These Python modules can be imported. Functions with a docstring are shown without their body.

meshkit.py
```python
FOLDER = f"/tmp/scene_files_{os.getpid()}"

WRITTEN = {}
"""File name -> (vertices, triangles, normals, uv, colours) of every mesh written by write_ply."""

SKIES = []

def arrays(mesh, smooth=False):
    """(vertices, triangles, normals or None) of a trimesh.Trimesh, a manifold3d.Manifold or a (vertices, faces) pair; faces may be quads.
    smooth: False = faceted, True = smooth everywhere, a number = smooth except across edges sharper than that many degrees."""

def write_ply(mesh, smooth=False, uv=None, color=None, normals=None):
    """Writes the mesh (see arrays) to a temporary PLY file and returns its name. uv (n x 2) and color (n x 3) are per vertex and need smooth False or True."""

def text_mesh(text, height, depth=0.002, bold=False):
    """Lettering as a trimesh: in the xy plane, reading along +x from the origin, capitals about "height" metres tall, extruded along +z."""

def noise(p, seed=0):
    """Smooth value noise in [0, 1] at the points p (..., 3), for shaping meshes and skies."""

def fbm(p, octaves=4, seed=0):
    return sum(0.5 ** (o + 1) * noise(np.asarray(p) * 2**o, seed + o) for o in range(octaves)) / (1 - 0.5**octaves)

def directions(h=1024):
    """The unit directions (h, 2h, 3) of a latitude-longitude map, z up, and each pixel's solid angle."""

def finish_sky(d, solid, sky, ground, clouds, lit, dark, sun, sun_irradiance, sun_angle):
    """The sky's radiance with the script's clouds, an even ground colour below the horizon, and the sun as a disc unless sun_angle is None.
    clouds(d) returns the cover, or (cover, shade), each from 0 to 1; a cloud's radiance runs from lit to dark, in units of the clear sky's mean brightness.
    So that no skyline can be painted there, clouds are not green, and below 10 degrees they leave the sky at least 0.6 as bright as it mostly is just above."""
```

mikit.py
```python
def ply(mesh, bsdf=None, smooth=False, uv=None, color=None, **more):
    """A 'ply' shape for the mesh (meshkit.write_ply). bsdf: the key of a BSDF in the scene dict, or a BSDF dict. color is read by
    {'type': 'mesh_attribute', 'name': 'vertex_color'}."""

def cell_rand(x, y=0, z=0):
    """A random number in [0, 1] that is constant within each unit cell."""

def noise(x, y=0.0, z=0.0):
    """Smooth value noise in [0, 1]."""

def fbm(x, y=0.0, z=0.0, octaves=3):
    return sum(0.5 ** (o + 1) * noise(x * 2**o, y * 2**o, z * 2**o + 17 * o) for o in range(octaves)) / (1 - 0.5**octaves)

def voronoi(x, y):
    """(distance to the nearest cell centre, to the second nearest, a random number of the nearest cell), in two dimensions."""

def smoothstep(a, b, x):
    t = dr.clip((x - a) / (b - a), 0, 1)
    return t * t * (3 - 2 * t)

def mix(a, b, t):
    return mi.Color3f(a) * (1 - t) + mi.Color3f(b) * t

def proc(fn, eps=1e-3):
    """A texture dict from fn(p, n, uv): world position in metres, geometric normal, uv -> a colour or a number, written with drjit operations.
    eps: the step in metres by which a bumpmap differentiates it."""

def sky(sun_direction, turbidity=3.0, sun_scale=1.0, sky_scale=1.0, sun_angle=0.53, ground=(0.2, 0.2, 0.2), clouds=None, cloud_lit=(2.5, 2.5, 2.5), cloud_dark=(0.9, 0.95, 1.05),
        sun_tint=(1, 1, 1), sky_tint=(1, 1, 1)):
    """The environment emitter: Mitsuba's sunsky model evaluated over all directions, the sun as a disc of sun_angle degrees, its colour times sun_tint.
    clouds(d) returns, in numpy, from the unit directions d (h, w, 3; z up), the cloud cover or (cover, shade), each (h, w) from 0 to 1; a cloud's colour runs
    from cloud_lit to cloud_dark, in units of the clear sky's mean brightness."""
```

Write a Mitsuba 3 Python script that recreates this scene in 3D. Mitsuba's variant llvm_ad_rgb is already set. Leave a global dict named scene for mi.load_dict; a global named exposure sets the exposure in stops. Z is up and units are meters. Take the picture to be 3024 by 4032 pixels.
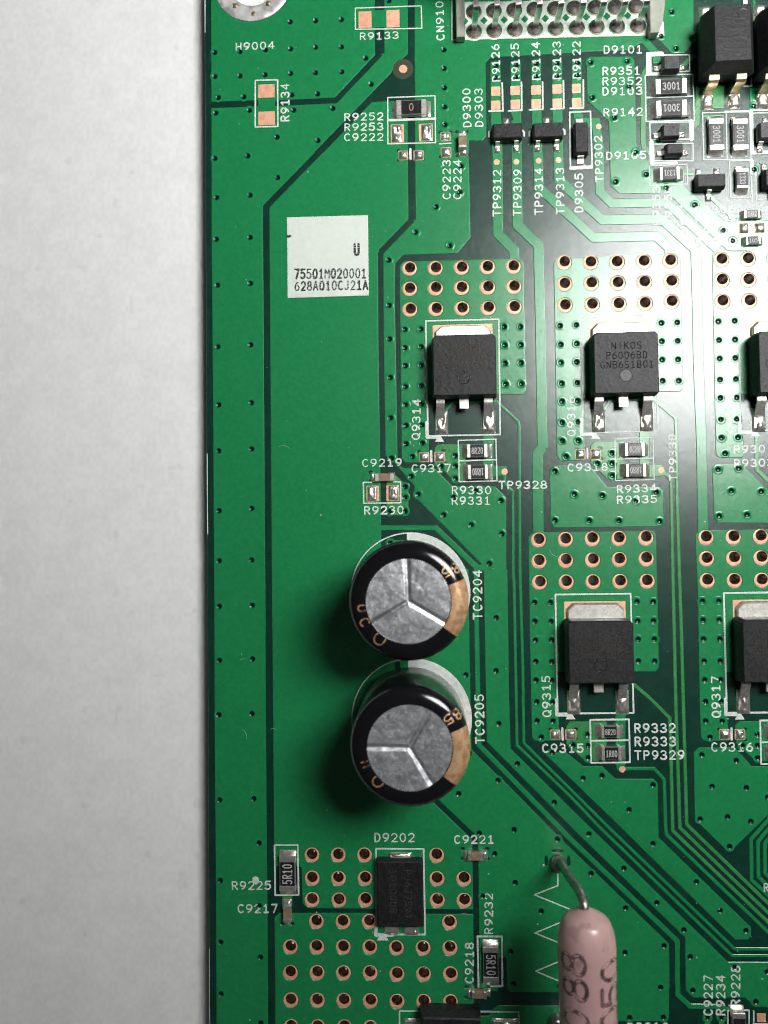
"""A green circuit board lying on white paper, seen from above. Plan measures are millimetres on the board: x right, y up the picture, z up."""
import math, random
import numpy as np, trimesh, shapely, mapbox_earcut
import mitsuba as mi
import drjit as dr
import mikit, meshkit
from mikit import fbm, noise, smoothstep, mix
from shapely.geometry import Polygon, LineString, Point, MultiPolygon, box as sbox
from shapely.ops import unary_union
from shapely import affinity

T = mi.ScalarTransform4f
MM = 0.001
rnd = random.Random(7)
scene, labels = {}, {}

# ------------------------------------------------------------------ camera, lamp, exposure
ROLL = 0.0131
scene['camera'] = {'type': 'thinlens', 'fov': 54.0, 'fov_axis': 'x', 'near_clip': 0.004, 'far_clip': 5.0, 'aperture_radius': 0.0005, 'focus_distance': 0.0725,
                   'to_world': T().look_at(origin=[0.00367, -0.0023488, 0.0734], target=[0, 0, 0], up=[math.sin(ROLL), math.cos(ROLL), 0])}
exposure = 0.0
LAMP_AT, LAMP_R, LAMP_POWER = np.array([82.0, 57.0, 140.0]), 39.0, 24.5
scene['room_light'] = {'type': 'constant', 'radiance': {'type': 'rgb', 'value': [0.032, 0.033, 0.034]}}

# ------------------------------------------------------------------ the plan of the board
PLAN = {
  'cu': [[0,[[-20.17,60.01],[-16.77,59.82],[-16.79,51.94],[-16.87,26.01],[-16.84,16.08],[-16.84,2.18],[-16.83,-11.56],[-16.86,-25.13],[-16.82,-35.0],[-16.85,-49.25],[-16.89,-58.06],[-20.69,-58.15]],0],[0,[[-17.08,41.13],[-12.09,41.1]],0.627],[0,[[-10.38,41.03],[-4.29,41.06],[0.2,45.61]],0.555],[0,[[0.17,45.61],[0.18,48.28]],0.916],[0,[[0.2,50.03],[0.23,52.59]],0.916],[0,[[3.08,53.02],[2.97,45.48],[2.71,45.24],[1.67,44.26],[1.25,43.58],[-6.47,35.91],[-5.53,35.87],[-0.69,40.74],[0.91,40.77],[2.9,40.68],[3.56,40.66],[3.73,52.98]],0],[0,[[2.87,41.27],[3.6,41.24],[3.72,48.43],[3.67,42.47],[2.95,43.0]],0],[0,[[-4.76,37.13],[-6.0,35.89],[-11.37,30.59]],0.603],[0,[[-11.37,30.74],[-11.39,15.93],[-11.41,2.09],[-11.43,-11.6]],0.639],[0,[[-11.43,-11.6],[-11.45,-25.13],[-11.45,-34.95],[-11.45,-46.49],[-11.49,-51.11]],0.687],[0,[[3.23,41.26],[3.16,34.35],[3.14,28.77]],0.699],[0,[[3.14,28.77],[-0.01,25.63]],0.579],[0,[[-0.01,25.63],[-0.08,15.65],[-0.05,5.5],[-0.05,2.38]],0.506],[0,[[-0.27,5.75],[0.19,5.5],[0.98,4.88],[2.98,2.51],[2.96,1.5],[9.38,-5.19],[8.61,-5.42],[4.94,-1.81],[-0.3,-1.74]],0],[1,[[0.27,3.1],[0.79,3.81],[1.24,3.54],[2.42,2.34],[2.38,-0.23],[2.26,-0.37],[0.43,-0.34],[0.23,-0.13]],0],[0,[[10.62,44.2],[11.14,44.73],[19.02,44.8],[19.09,44.86],[24.55,44.83],[25.77,45.51],[26.11,45.91],[27.34,45.85],[28.66,44.36],[29.89,44.3],[30.79,45.18],[30.95,51.52],[40.85,51.02],[38.06,-42.51],[31.68,-42.6],[19.03,-30.08],[11.86,-22.86],[11.79,-18.09],[11.86,-4.69],[11.74,-5.91],[11.87,1.24],[10.81,2.32],[6.73,2.39],[4.97,4.21],[1.99,4.27],[1.4,4.66],[1.37,15.61],[1.33,21.64],[1.43,24.49],[2.22,25.29],[7.51,25.27],[8.85,26.81],[8.82,35.85],[8.86,36.47],[10.21,36.41],[10.58,36.89]],0],[1,[[11.59,44.28],[11.52,39.42],[11.61,35.25],[11.54,27.06],[13.06,25.39],[13.1,24.24]],1.013],[1,[[13.55,44.19],[13.5,39.34],[13.49,35.17],[13.44,27.87],[15.42,25.84],[15.47,18.86],[15.43,5.93]],1.013],[0,[[12.65,38.89],[13.07,38.87],[13.24,38.37],[12.64,38.15]],0],[1,[[15.41,6.05],[14.95,5.4],[14.87,-2.36]],1.061],[1,[[15.56,44.1],[15.5,39.26],[15.54,35.09],[15.58,31.54],[19.56,27.6],[20.74,26.41],[26.75,26.36],[27.95,25.15],[28.04,24.25]],0.964],[1,[[17.61,44.01],[17.53,39.17],[17.52,35.02],[17.55,32.24],[18.75,30.96],[21.63,28.13],[27.32,28.02],[30.47,24.89]],0.989],[1,[[30.48,25.01],[30.48,19.63],[30.44,13.69],[30.53,6.12],[30.45,-2.8]],1.013],[1,[[19.49,43.98],[19.43,39.09],[19.64,38.05]],0.94],[1,[[19.54,37.87],[21.2,37.8],[21.5,35.35],[21.46,30.92],[22.55,29.73],[27.82,29.63],[32.58,24.82]],0.916],[1,[[20.44,44.06],[20.69,44.36],[24.83,44.19],[25.08,43.85],[25.08,40.07],[25.14,34.9],[26.23,33.8],[26.38,32.98],[29.65,32.73],[29.55,31.17],[33.35,27.57],[34.62,27.62],[37.85,27.51],[37.77,24.59],[33.39,24.74],[27.96,30.54],[23.34,30.63],[22.47,31.49],[22.45,37.87],[21.81,38.57],[20.44,39.97]],0],[1,[[26.63,43.42],[25.86,42.23],[25.72,35.79],[25.79,35.18],[26.42,34.43]],0.53],[1,[[25.76,46.14],[27.19,44.37],[27.2,43.39]],0.772],[1,[[29.68,43.04],[30.88,44.08]],0.482],[1,[[29.49,42.44],[29.76,41.81]],0.362],[1,[[30.94,41.03],[31.32,40.78],[31.2,37.27],[30.69,36.68],[30.52,36.93]],0],[1,[[31.56,38.76],[33.53,38.68],[33.63,40.92],[32.84,40.95],[32.19,40.74]],0],[1,[[35.97,40.57],[40.53,40.37],[40.47,38.3],[35.97,38.49]],0],[1,[[36.21,51.25],[36.91,51.22],[36.74,47.45],[37.71,46.8],[36.79,46.96]],0],[1,[[31.48,38.1],[33.52,38.08],[33.46,36.09],[33.23,35.98],[33.28,37.91],[31.47,37.86]],0],[1,[[31.75,30.33],[33.94,28.08],[34.8,27.98]],0.482],[1,[[36.52,27.62],[36.51,25.83]],0.723],[1,[[29.55,32.37],[30.57,32.33]],0.313],[1,[[1.84,24.23],[2.21,24.62],[12.51,24.6],[13.58,24.65],[13.97,24.18],[13.96,16.49],[13.99,11.63],[13.69,11.22],[4.48,11.37],[4.44,4.74],[2.12,4.78],[1.79,5.23],[1.81,15.6]],0],[1,[[5.76,9.36],[6.86,10.62],[11.13,10.59],[13.16,8.58],[13.24,8.12],[13.05,-5.92],[13.1,-10.59],[13.15,-15.28],[13.11,-22.34],[15.16,-24.42],[17.53,-26.79],[20.75,-30.07],[32.33,-41.41],[38.09,-41.35]],0.289],[1,[[9.72,7.47],[10.75,7.45],[10.69,4.29],[11.96,4.27],[11.95,3.35],[11.0,3.33],[9.64,2.82]],0],[1,[[5.0,6.19],[5.39,6.54],[8.1,6.49],[8.04,2.85],[6.85,2.87],[5.57,4.26],[4.97,4.45]],0],[1,[[11.74,3.44],[11.76,2.57],[12.51,1.8],[12.4,-5.92],[12.46,-7.06],[12.46,-15.28],[12.46,-22.54],[17.52,-27.46],[19.93,-30.08],[32.09,-42.04],[38.07,-41.97]],0.289],[1,[[16.85,24.06],[17.25,24.45],[27.47,24.6],[28.57,24.65],[29.0,24.16],[28.94,11.47],[28.66,11.16],[19.51,11.21],[19.49,5.02],[19.31,4.71],[17.14,4.65],[16.78,5.13],[16.84,18.82]],0],[1,[[21.04,9.03],[22.0,10.46],[26.02,10.56],[28.14,8.59],[28.18,7.34],[28.11,1.45],[28.13,-6.09],[28.18,-11.87],[28.19,-19.32],[28.22,-27.32],[28.22,-29.93],[35.52,-37.18],[36.9,-38.55]],0.338],[1,[[24.67,7.41],[25.65,7.39],[25.58,4.14],[26.73,4.16],[27.26,3.11],[26.48,3.03],[24.56,2.81]],0],[1,[[20.01,6.14],[20.4,6.51],[23.19,6.46],[23.11,2.83],[21.6,2.8],[20.69,3.7],[20.0,4.36]],0],[1,[[26.72,3.59],[27.58,2.73],[27.56,0.29],[27.52,-6.08],[27.51,-11.86],[27.49,-19.32],[27.56,-27.32],[27.57,-30.24],[35.5,-38.07],[36.87,-39.44]],0.338],[1,[[16.05,-1.31],[16.07,3.9],[16.49,4.25],[19.88,4.25],[21.53,2.09],[26.45,2.01],[26.84,1.59],[26.8,-1.46],[26.47,-1.81],[16.43,-1.77]],0],[1,[[31.99,24.3],[32.35,24.61],[40.06,24.52],[39.65,10.75],[34.28,10.76],[34.52,4.98],[34.22,4.66],[32.16,4.7],[31.83,5.03],[31.91,14.83]],0],[1,[[31.45,3.75],[31.8,4.12],[34.21,4.11],[36.63,1.55],[39.29,-1.29],[39.28,-1.63],[31.88,-1.53],[31.52,-1.12]],0],[1,[[35.74,7.07],[35.65,3.5],[38.77,0.23]],0.434],[1,[[13.9,-2.58],[14.31,-2.2],[25.77,-2.17],[26.05,-2.51],[26.01,-15.16],[25.7,-15.56],[16.44,-15.58],[16.48,-22.1],[14.16,-22.11],[13.88,-21.76],[13.87,-11.77]],0],[1,[[17.79,-17.63],[18.63,-16.58],[19.44,-16.29],[23.08,-16.31],[25.16,-18.17],[26.9,-19.97],[26.92,-23.88],[26.92,-28.47],[26.91,-30.53],[35.47,-38.92],[36.85,-40.29]],0.338],[1,[[21.83,-18.8],[22.79,-18.81],[22.66,-24.35],[22.36,-25.04],[21.9,-24.93],[21.71,-24.35]],0],[1,[[22.48,-24.73],[25.32,-24.72],[26.23,-25.72],[26.26,-30.19],[26.33,-30.9],[35.45,-39.85],[36.82,-41.21]],0.338],[1,[[17.15,-20.77],[17.51,-20.28],[20.97,-20.29],[20.89,-24.07],[18.87,-24.03],[17.85,-23.09],[17.12,-22.39]],0],[1,[[15.07,-23.35],[16.46,-23.15],[16.98,-23.09],[18.69,-24.5],[20.47,-24.49],[21.71,-25.68],[25.26,-25.67],[25.62,-26.07],[25.59,-31.17],[33.9,-39.4],[33.88,-40.21],[33.59,-40.53],[32.41,-40.57],[21.9,-30.07]],0],[1,[[29.71,-2.61],[30.08,-2.23],[39.26,-2.16],[38.86,-15.56],[32.19,-15.65],[32.29,-22.1],[30.02,-22.1],[29.73,-21.7],[29.7,-19.32],[29.8,-8.74],[29.73,-4.9]],0],[1,[[32.93,-20.66],[33.31,-20.28],[38.72,-20.27],[38.61,-24.03],[34.78,-24.04],[33.02,-22.38]],0],[1,[[29.03,-23.19],[29.52,-22.73],[32.9,-22.73],[34.38,-24.48],[38.6,-24.47],[38.54,-26.37],[35.76,-29.0],[32.41,-32.22],[31.76,-32.23],[28.98,-29.43]],0],[1,[[37.21,-28.07],[35.74,-29.49],[34.13,-31.26],[34.07,-35.05],[35.55,-36.44],[38.14,-39.07]],0.362],[1,[[37.18,-28.91],[35.72,-30.32],[34.74,-31.51],[34.71,-34.73],[35.57,-35.61],[38.17,-38.18]],0.362],[1,[[37.15,-29.86],[35.69,-31.28],[35.39,-31.66],[35.32,-34.4],[35.63,-34.72],[38.19,-37.29]],0.362],[0,[[-0.3,-1.79],[4.86,-1.82],[8.55,-5.53],[8.47,-15.16],[8.12,-15.16],[8.14,-5.77],[4.97,-2.88],[0.22,-2.82],[0.2,-4.05],[1.61,-8.97],[1.28,-15.13],[0.88,-15.13],[0.8,-8.96],[-0.33,-4.04]],0],[1,[[0.38,-3.03],[2.35,-3.01]],0.53],[0,[[1.09,-14.65],[1.08,-14.88],[2.22,-24.09],[4.54,-27.77],[8.29,-31.34],[8.31,-34.77],[8.25,-43.87],[8.18,-47.98]],0.53],[0,[[8.49,-5.6],[8.45,-12.91],[8.38,-22.81],[11.07,-25.54]],0.53],[0,[[8.84,-5.84],[8.82,-14.09],[8.85,-22.52],[17.51,-31.36],[27.05,-40.73],[27.0,-44.17],[26.99,-45.61]],1.471],[0,[[27.78,-45.32],[28.39,-45.95],[33.16,-45.87],[34.09,-46.72],[37.94,-46.66],[37.8,-51.23],[19.82,-51.61],[19.89,-48.28],[25.91,-48.16],[26.14,-47.88],[26.21,-45.17]],0],[1,[[-0.48,-1.54],[5.06,-1.61],[8.85,-5.36],[8.85,-5.37],[8.8,-11.74],[8.8,-15.26],[8.81,-22.49],[17.5,-31.53],[27.09,-40.78],[27.0,-44.17],[27.01,-45.72],[28.09,-46.74],[30.79,-46.72],[31.67,-47.1]],0.482],[1,[[29.41,-47.71],[29.97,-47.7],[29.94,-49.15],[29.37,-49.17]],0],[1,[[30.7,-47.68],[31.21,-47.67],[31.17,-49.13],[30.67,-49.14]],0],[0,[[-11.38,-34.13],[-8.63,-34.11],[-8.42,-34.28],[-8.37,-37.66],[-7.9,-38.12],[0.43,-38.09],[7.95,-38.06],[7.94,-38.48],[-2.02,-38.58],[-1.33,-38.49],[-10.64,-38.6],[-11.06,-38.97],[-11.42,-38.98]],0],[1,[[-10.89,-32.67],[-8.92,-32.65],[-8.93,-33.76],[-10.9,-33.78]],0],[1,[[-10.32,-36.34],[-9.37,-36.33],[-9.38,-37.73],[-10.34,-37.74]],0],[0,[[10.6,-42.35],[11.11,-42.57],[11.12,-45.48],[11.46,-45.74],[17.61,-45.63],[17.58,-46.88],[10.23,-46.98],[9.52,-47.5],[9.34,-47.96],[7.95,-47.99],[8.0,-45.25],[8.4,-45.24]],0],[1,[[8.47,-44.67],[10.27,-44.64],[10.25,-45.67],[8.45,-45.7]],0],[2,[[1.91,35.75]],[0.193,0.145]],[2,[[1.89,34.79]],[0.193,0.145]],[2,[[4.24,35.66]],[0.193,0.145]],[2,[[4.29,34.77]],[0.193,0.145]],[2,[[6.04,34.97]],[0.193,0.145]],[2,[[7.03,35.03]],[0.193,0.145]],[2,[[6.02,37.42]],[0.193,0.145]],[2,[[7.02,37.4]],[0.193,0.145]],[2,[[7.67,37.4]],[0.193,0.145]],[2,[[8.63,37.36]],[0.193,0.145]],[2,[[7.69,35.01]],[0.193,0.145]],[2,[[8.63,35.02]],[0.193,0.145]],[2,[[3.5,5.82]],[0.193,0.145]],[2,[[5.85,5.87]],[0.193,0.145]],[2,[[5.91,4.79]],[0.193,0.145]],[2,[[18.69,5.75]],[0.193,0.145]],[2,[[20.91,5.83]],[0.193,0.145]],[2,[[20.95,4.82]],[0.193,0.145]],[2,[[18.07,-21.0]],[0.193,0.145]],[2,[[18.05,-21.93]],[0.193,0.145]],[2,[[15.64,-21.02]],[0.193,0.145]],[2,[[31.45,-21.01]],[0.193,0.145]],[2,[[33.83,-21.01]],[0.193,0.145]],[2,[[33.8,-22.02]],[0.193,0.145]],[2,[[-1.3,3.88]],[0.193,0.145]],[2,[[-1.28,3.03]],[0.193,0.145]],[2,[[-1.27,3.96]],[0.193,0.145]],[2,[[7.11,-32.33]],[0.193,0.145]],[2,[[9.46,-32.31]],[0.193,0.145]],[2,[[7.09,-33.28]],[0.193,0.145]],[2,[[9.48,-33.28]],[0.193,0.145]],[2,[[-10.35,-39.6]],[0.193,0.145]],[2,[[-9.38,-39.59]],[0.193,0.145]],[2,[[7.24,-45.32]],[0.193,0.145]],[2,[[7.23,-46.29]],[0.193,0.145]],[2,[[16.1,-32.48]],[0.542,0.169]],[2,[[15.01,-33.42]],[0.169,0.506]],[2,[[17.12,-33.43]],[0.169,0.506]]],
  'vias': [[-8.76,49.24],[-6.21,49.25],[-3.62,49.24],[-16.43,46.47],[-13.87,46.44],[-11.29,46.49],[-8.75,46.49],[-6.23,46.53],[-3.65,46.44],[-1.24,45.2],[-16.44,44.01],[-13.89,43.96],[-11.35,43.95],[-8.77,43.98],[-6.26,43.94],[-3.64,43.91],[-0.73,42.54],[-16.1,41.84],[-13.51,41.81],[-8.67,41.79],[-6.09,41.78],[-16.38,40.28],[-12.96,40.39],[-8.5,40.23],[-4.57,40.25],[-10.2,37.57],[-6.09,37.06],[1.15,50.92],[-16.47,35.66],[-13.17,35.78],[-10.17,33.47],[-16.33,31.67],[-12.96,31.79],[-16.39,27.46],[-12.99,27.53],[-16.3,22.83],[-12.99,22.91],[-16.3,16.65],[-13.0,16.76],[-16.25,10.86],[-12.99,11.01],[-16.27,6.29],[-12.99,6.41],[-16.27,0.37],[-13.01,0.54],[-16.3,-4.56],[-13.07,-4.52],[-16.31,-9.03],[-13.04,-8.96],[-16.34,-14.32],[-13.05,-14.19],[-16.43,-19.59],[-13.15,-19.49],[-16.39,-27.83],[-13.03,-27.7],[-12.56,-31.95],[-16.37,-35.55],[-12.58,-37.94],[-16.38,-41.43],[-12.5,-42.83],[-16.36,-46.34],[-12.52,-49.05],[6.53,45.69],[6.52,43.81],[6.52,41.86],[6.52,39.94],[6.52,38.13],[11.6,43.85],[11.58,42.62],[13.62,43.86],[13.56,42.63],[15.58,43.88],[15.53,42.59],[17.58,43.8],[17.59,42.54],[19.57,43.8],[19.54,42.51],[20.85,43.78],[24.37,43.74],[24.52,41.19],[20.92,40.25],[23.0,38.19],[28.76,48.45],[29.08,44.77],[27.7,46.11],[30.66,45.69],[36.67,39.64],[36.32,38.75],[27.18,35.76],[8.03,33.92],[7.85,31.33],[5.51,29.95],[3.47,27.51],[6.78,26.05],[0.79,24.81],[24.98,34.66],[25.93,32.45],[22.99,31.83],[27.8,31.03],[30.49,29.27],[33.09,26.66],[33.99,25.64],[36.15,32.54],[0.77,20.32],[0.78,16.98],[0.79,13.17],[0.77,9.2],[2.3,17.89],[3.86,17.88],[2.27,16.07],[3.86,16.12],[2.28,14.31],[3.83,14.3],[2.26,12.26],[3.81,12.29],[2.25,10.47],[3.82,10.48],[2.25,8.41],[3.84,8.44],[11.97,17.89],[13.54,17.85],[11.98,16.09],[13.54,16.08],[11.99,14.31],[13.53,14.31],[12.0,12.26],[13.53,12.27],[17.35,17.84],[17.38,16.02],[17.36,14.25],[17.39,12.21],[17.38,10.46],[17.37,8.4],[18.91,17.88],[18.91,16.06],[18.87,14.26],[18.88,12.24],[18.87,10.47],[18.89,8.43],[27.03,17.85],[28.53,17.87],[27.02,16.07],[28.53,16.07],[27.02,14.28],[28.52,14.27],[27.01,12.23],[28.53,12.21],[32.42,17.85],[33.95,17.87],[32.43,16.04],[33.94,16.05],[32.44,14.26],[33.91,14.27],[32.42,12.22],[33.91,12.24],[32.41,10.45],[33.95,10.45],[32.4,8.42],[33.89,8.43],[0.81,5.25],[2.25,8.43],[3.84,8.43],[2.24,6.62],[3.84,6.67],[2.84,5.37],[7.02,5.37],[7.02,4.36],[7.01,3.15],[5.63,4.35],[2.69,3.44],[3.35,1.67],[2.11,2.43],[2.09,1.41],[2.05,0.05],[0.56,0.02],[8.92,1.94],[6.79,1.32],[11.35,0.93],[5.79,-0.37],[8.44,-1.38],[11.37,-2.29],[10.12,-5.11],[0.57,-3.03],[17.34,8.39],[17.33,6.63],[17.66,5.12],[16.57,3.69],[16.48,-1.05],[18.9,8.42],[18.86,6.61],[17.68,5.09],[20.64,4.35],[22.06,5.35],[22.04,4.36],[22.04,3.17],[18.39,1.43],[21.04,1.27],[26.13,1.52],[24.22,0.67],[19.75,-1.13],[22.56,-1.17],[26.39,-1.28],[32.4,8.34],[33.92,8.34],[32.41,6.61],[33.96,6.61],[32.71,5.1],[32.02,3.58],[33.94,3.67],[33.19,1.52],[35.98,1.42],[31.99,-0.87],[34.59,-0.78],[10.12,-5.14],[10.7,-10.36],[10.59,-15.44],[7.69,-15.82],[14.38,-8.92],[15.9,-8.94],[14.38,-10.72],[15.93,-10.75],[14.4,-12.52],[15.94,-12.53],[14.39,-14.56],[15.92,-14.59],[14.38,-16.34],[15.9,-16.38],[14.41,-18.41],[15.94,-18.44],[24.08,-8.92],[25.61,-8.96],[24.09,-10.76],[25.59,-10.77],[24.11,-12.51],[25.63,-12.51],[24.08,-14.57],[25.61,-14.58],[30.22,-8.93],[31.73,-8.94],[30.23,-10.74],[31.75,-10.73],[30.22,-12.52],[31.75,-12.53],[30.22,-14.6],[31.74,-14.61],[30.23,-16.37],[31.71,-16.37],[30.23,-18.42],[31.72,-18.42],[10.76,-20.48],[7.86,-23.29],[6.81,-27.14],[10.6,-25.86],[12.46,-24.28],[15.88,-27.92],[12.03,-30.51],[8.73,-30.84],[16.12,-31.38],[14.41,-20.21],[15.92,-20.21],[14.77,-21.75],[14.42,-18.42],[15.94,-18.42],[15.8,-23.21],[30.26,-18.42],[31.75,-18.38],[30.22,-20.24],[31.74,-20.24],[19.16,-21.52],[19.19,-22.54],[19.17,-23.71],[17.76,-22.51],[30.58,-21.76],[34.97,-21.52],[34.96,-22.53],[34.94,-23.71],[33.58,-22.55],[18.64,-25.63],[20.42,-25.39],[25.17,-26.25],[22.88,-28.58],[19.07,-30.87],[25.03,-31.74],[29.79,-23.42],[32.95,-23.95],[30.65,-26.37],[33.81,-26.48],[32.01,-29.19],[29.46,-29.43],[34.14,-29.61],[32.12,-31.95],[35.76,-27.35],[10.15,-32.79],[12.05,-35.48],[8.99,-36.78],[14.45,-38.15],[11.51,-41.97],[11.71,-44.96],[16.04,-45.11],[19.2,-34.56],[22.27,-34.05],[22.35,-37.75],[25.27,-37.23],[27.7,-39.72],[25.83,-41.22],[22.2,-41.89],[28.23,-42.18],[28.97,-35.26],[31.08,-37.88],[33.41,-39.71],[32.25,-43.08],[35.24,-43.48],[25.42,-45.05],[28.38,-45.28],[22.48,-47.89],[25.61,-47.81],[34.13,-46.22],[29.67,-47.76],[30.96,-47.73]],
  'holes': [[2.82,23.93],[5.35,23.88],[7.91,23.85],[10.44,23.83],[12.96,23.81],[2.8,21.91],[5.34,21.88],[7.89,21.86],[10.43,21.82],[12.97,21.82],[2.8,19.86],[5.34,19.84],[7.9,19.82],[10.45,19.79],[12.97,19.79],[17.86,24.06],[20.39,23.98],[22.93,23.92],[25.48,23.9],[28.01,23.89],[17.85,21.94],[20.41,21.91],[22.96,21.87],[25.49,21.85],[28.05,21.87],[17.83,19.84],[20.45,19.82],[23.0,19.81],[25.51,19.79],[28.03,19.89],[32.85,23.86],[35.35,23.83],[37.86,23.82],[32.84,21.83],[35.35,21.79],[37.87,21.8],[32.84,19.77],[35.38,19.76],[37.88,19.77],[14.89,-2.91],[17.44,-2.89],[19.99,-2.87],[22.52,-2.86],[25.06,-2.84],[14.88,-4.95],[17.42,-4.92],[19.98,-4.9],[22.51,-4.88],[25.05,-4.84],[14.89,-6.99],[17.43,-6.98],[19.98,-6.98],[22.52,-6.98],[25.08,-6.98],[30.7,-2.89],[33.25,-2.89],[35.8,-2.87],[30.7,-4.9],[33.25,-4.9],[35.8,-4.88],[30.71,-6.98],[33.25,-7.0],[35.8,-7.0]],
  'filled': [[-7.41,-33.05],[-4.86,-33.03],[-2.31,-33.01],[-7.4,-35.26],[-4.86,-35.26],[-2.29,-35.22],[-7.43,-37.3],[-4.84,-37.3],[-2.29,-37.27],[-7.04,-39.37],[-4.47,-39.34],[-1.93,-39.3],[-9.59,-41.8],[-7.02,-41.79],[-4.47,-41.75],[-1.91,-41.72],[-9.61,-44.26],[-7.03,-44.22],[-4.48,-44.19],[-1.91,-44.15],[4.61,-32.99],[4.61,-35.19],[7.17,-35.19],[4.61,-37.23],[7.17,-37.23],[5.75,-39.29],[0.64,-41.75],[3.19,-41.72],[5.75,-41.7],[0.65,-44.22],[3.2,-44.18],[5.76,-44.14],[-9.58,-46.83],[-7.02,-46.81],[-4.47,-46.79],[-1.93,-46.77],[-9.58,-49.35],[-7.0,-49.32],[-4.45,-49.28],[-1.94,-49.29],[0.63,-46.79],[3.18,-46.77],[5.72,-46.75]],
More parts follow.
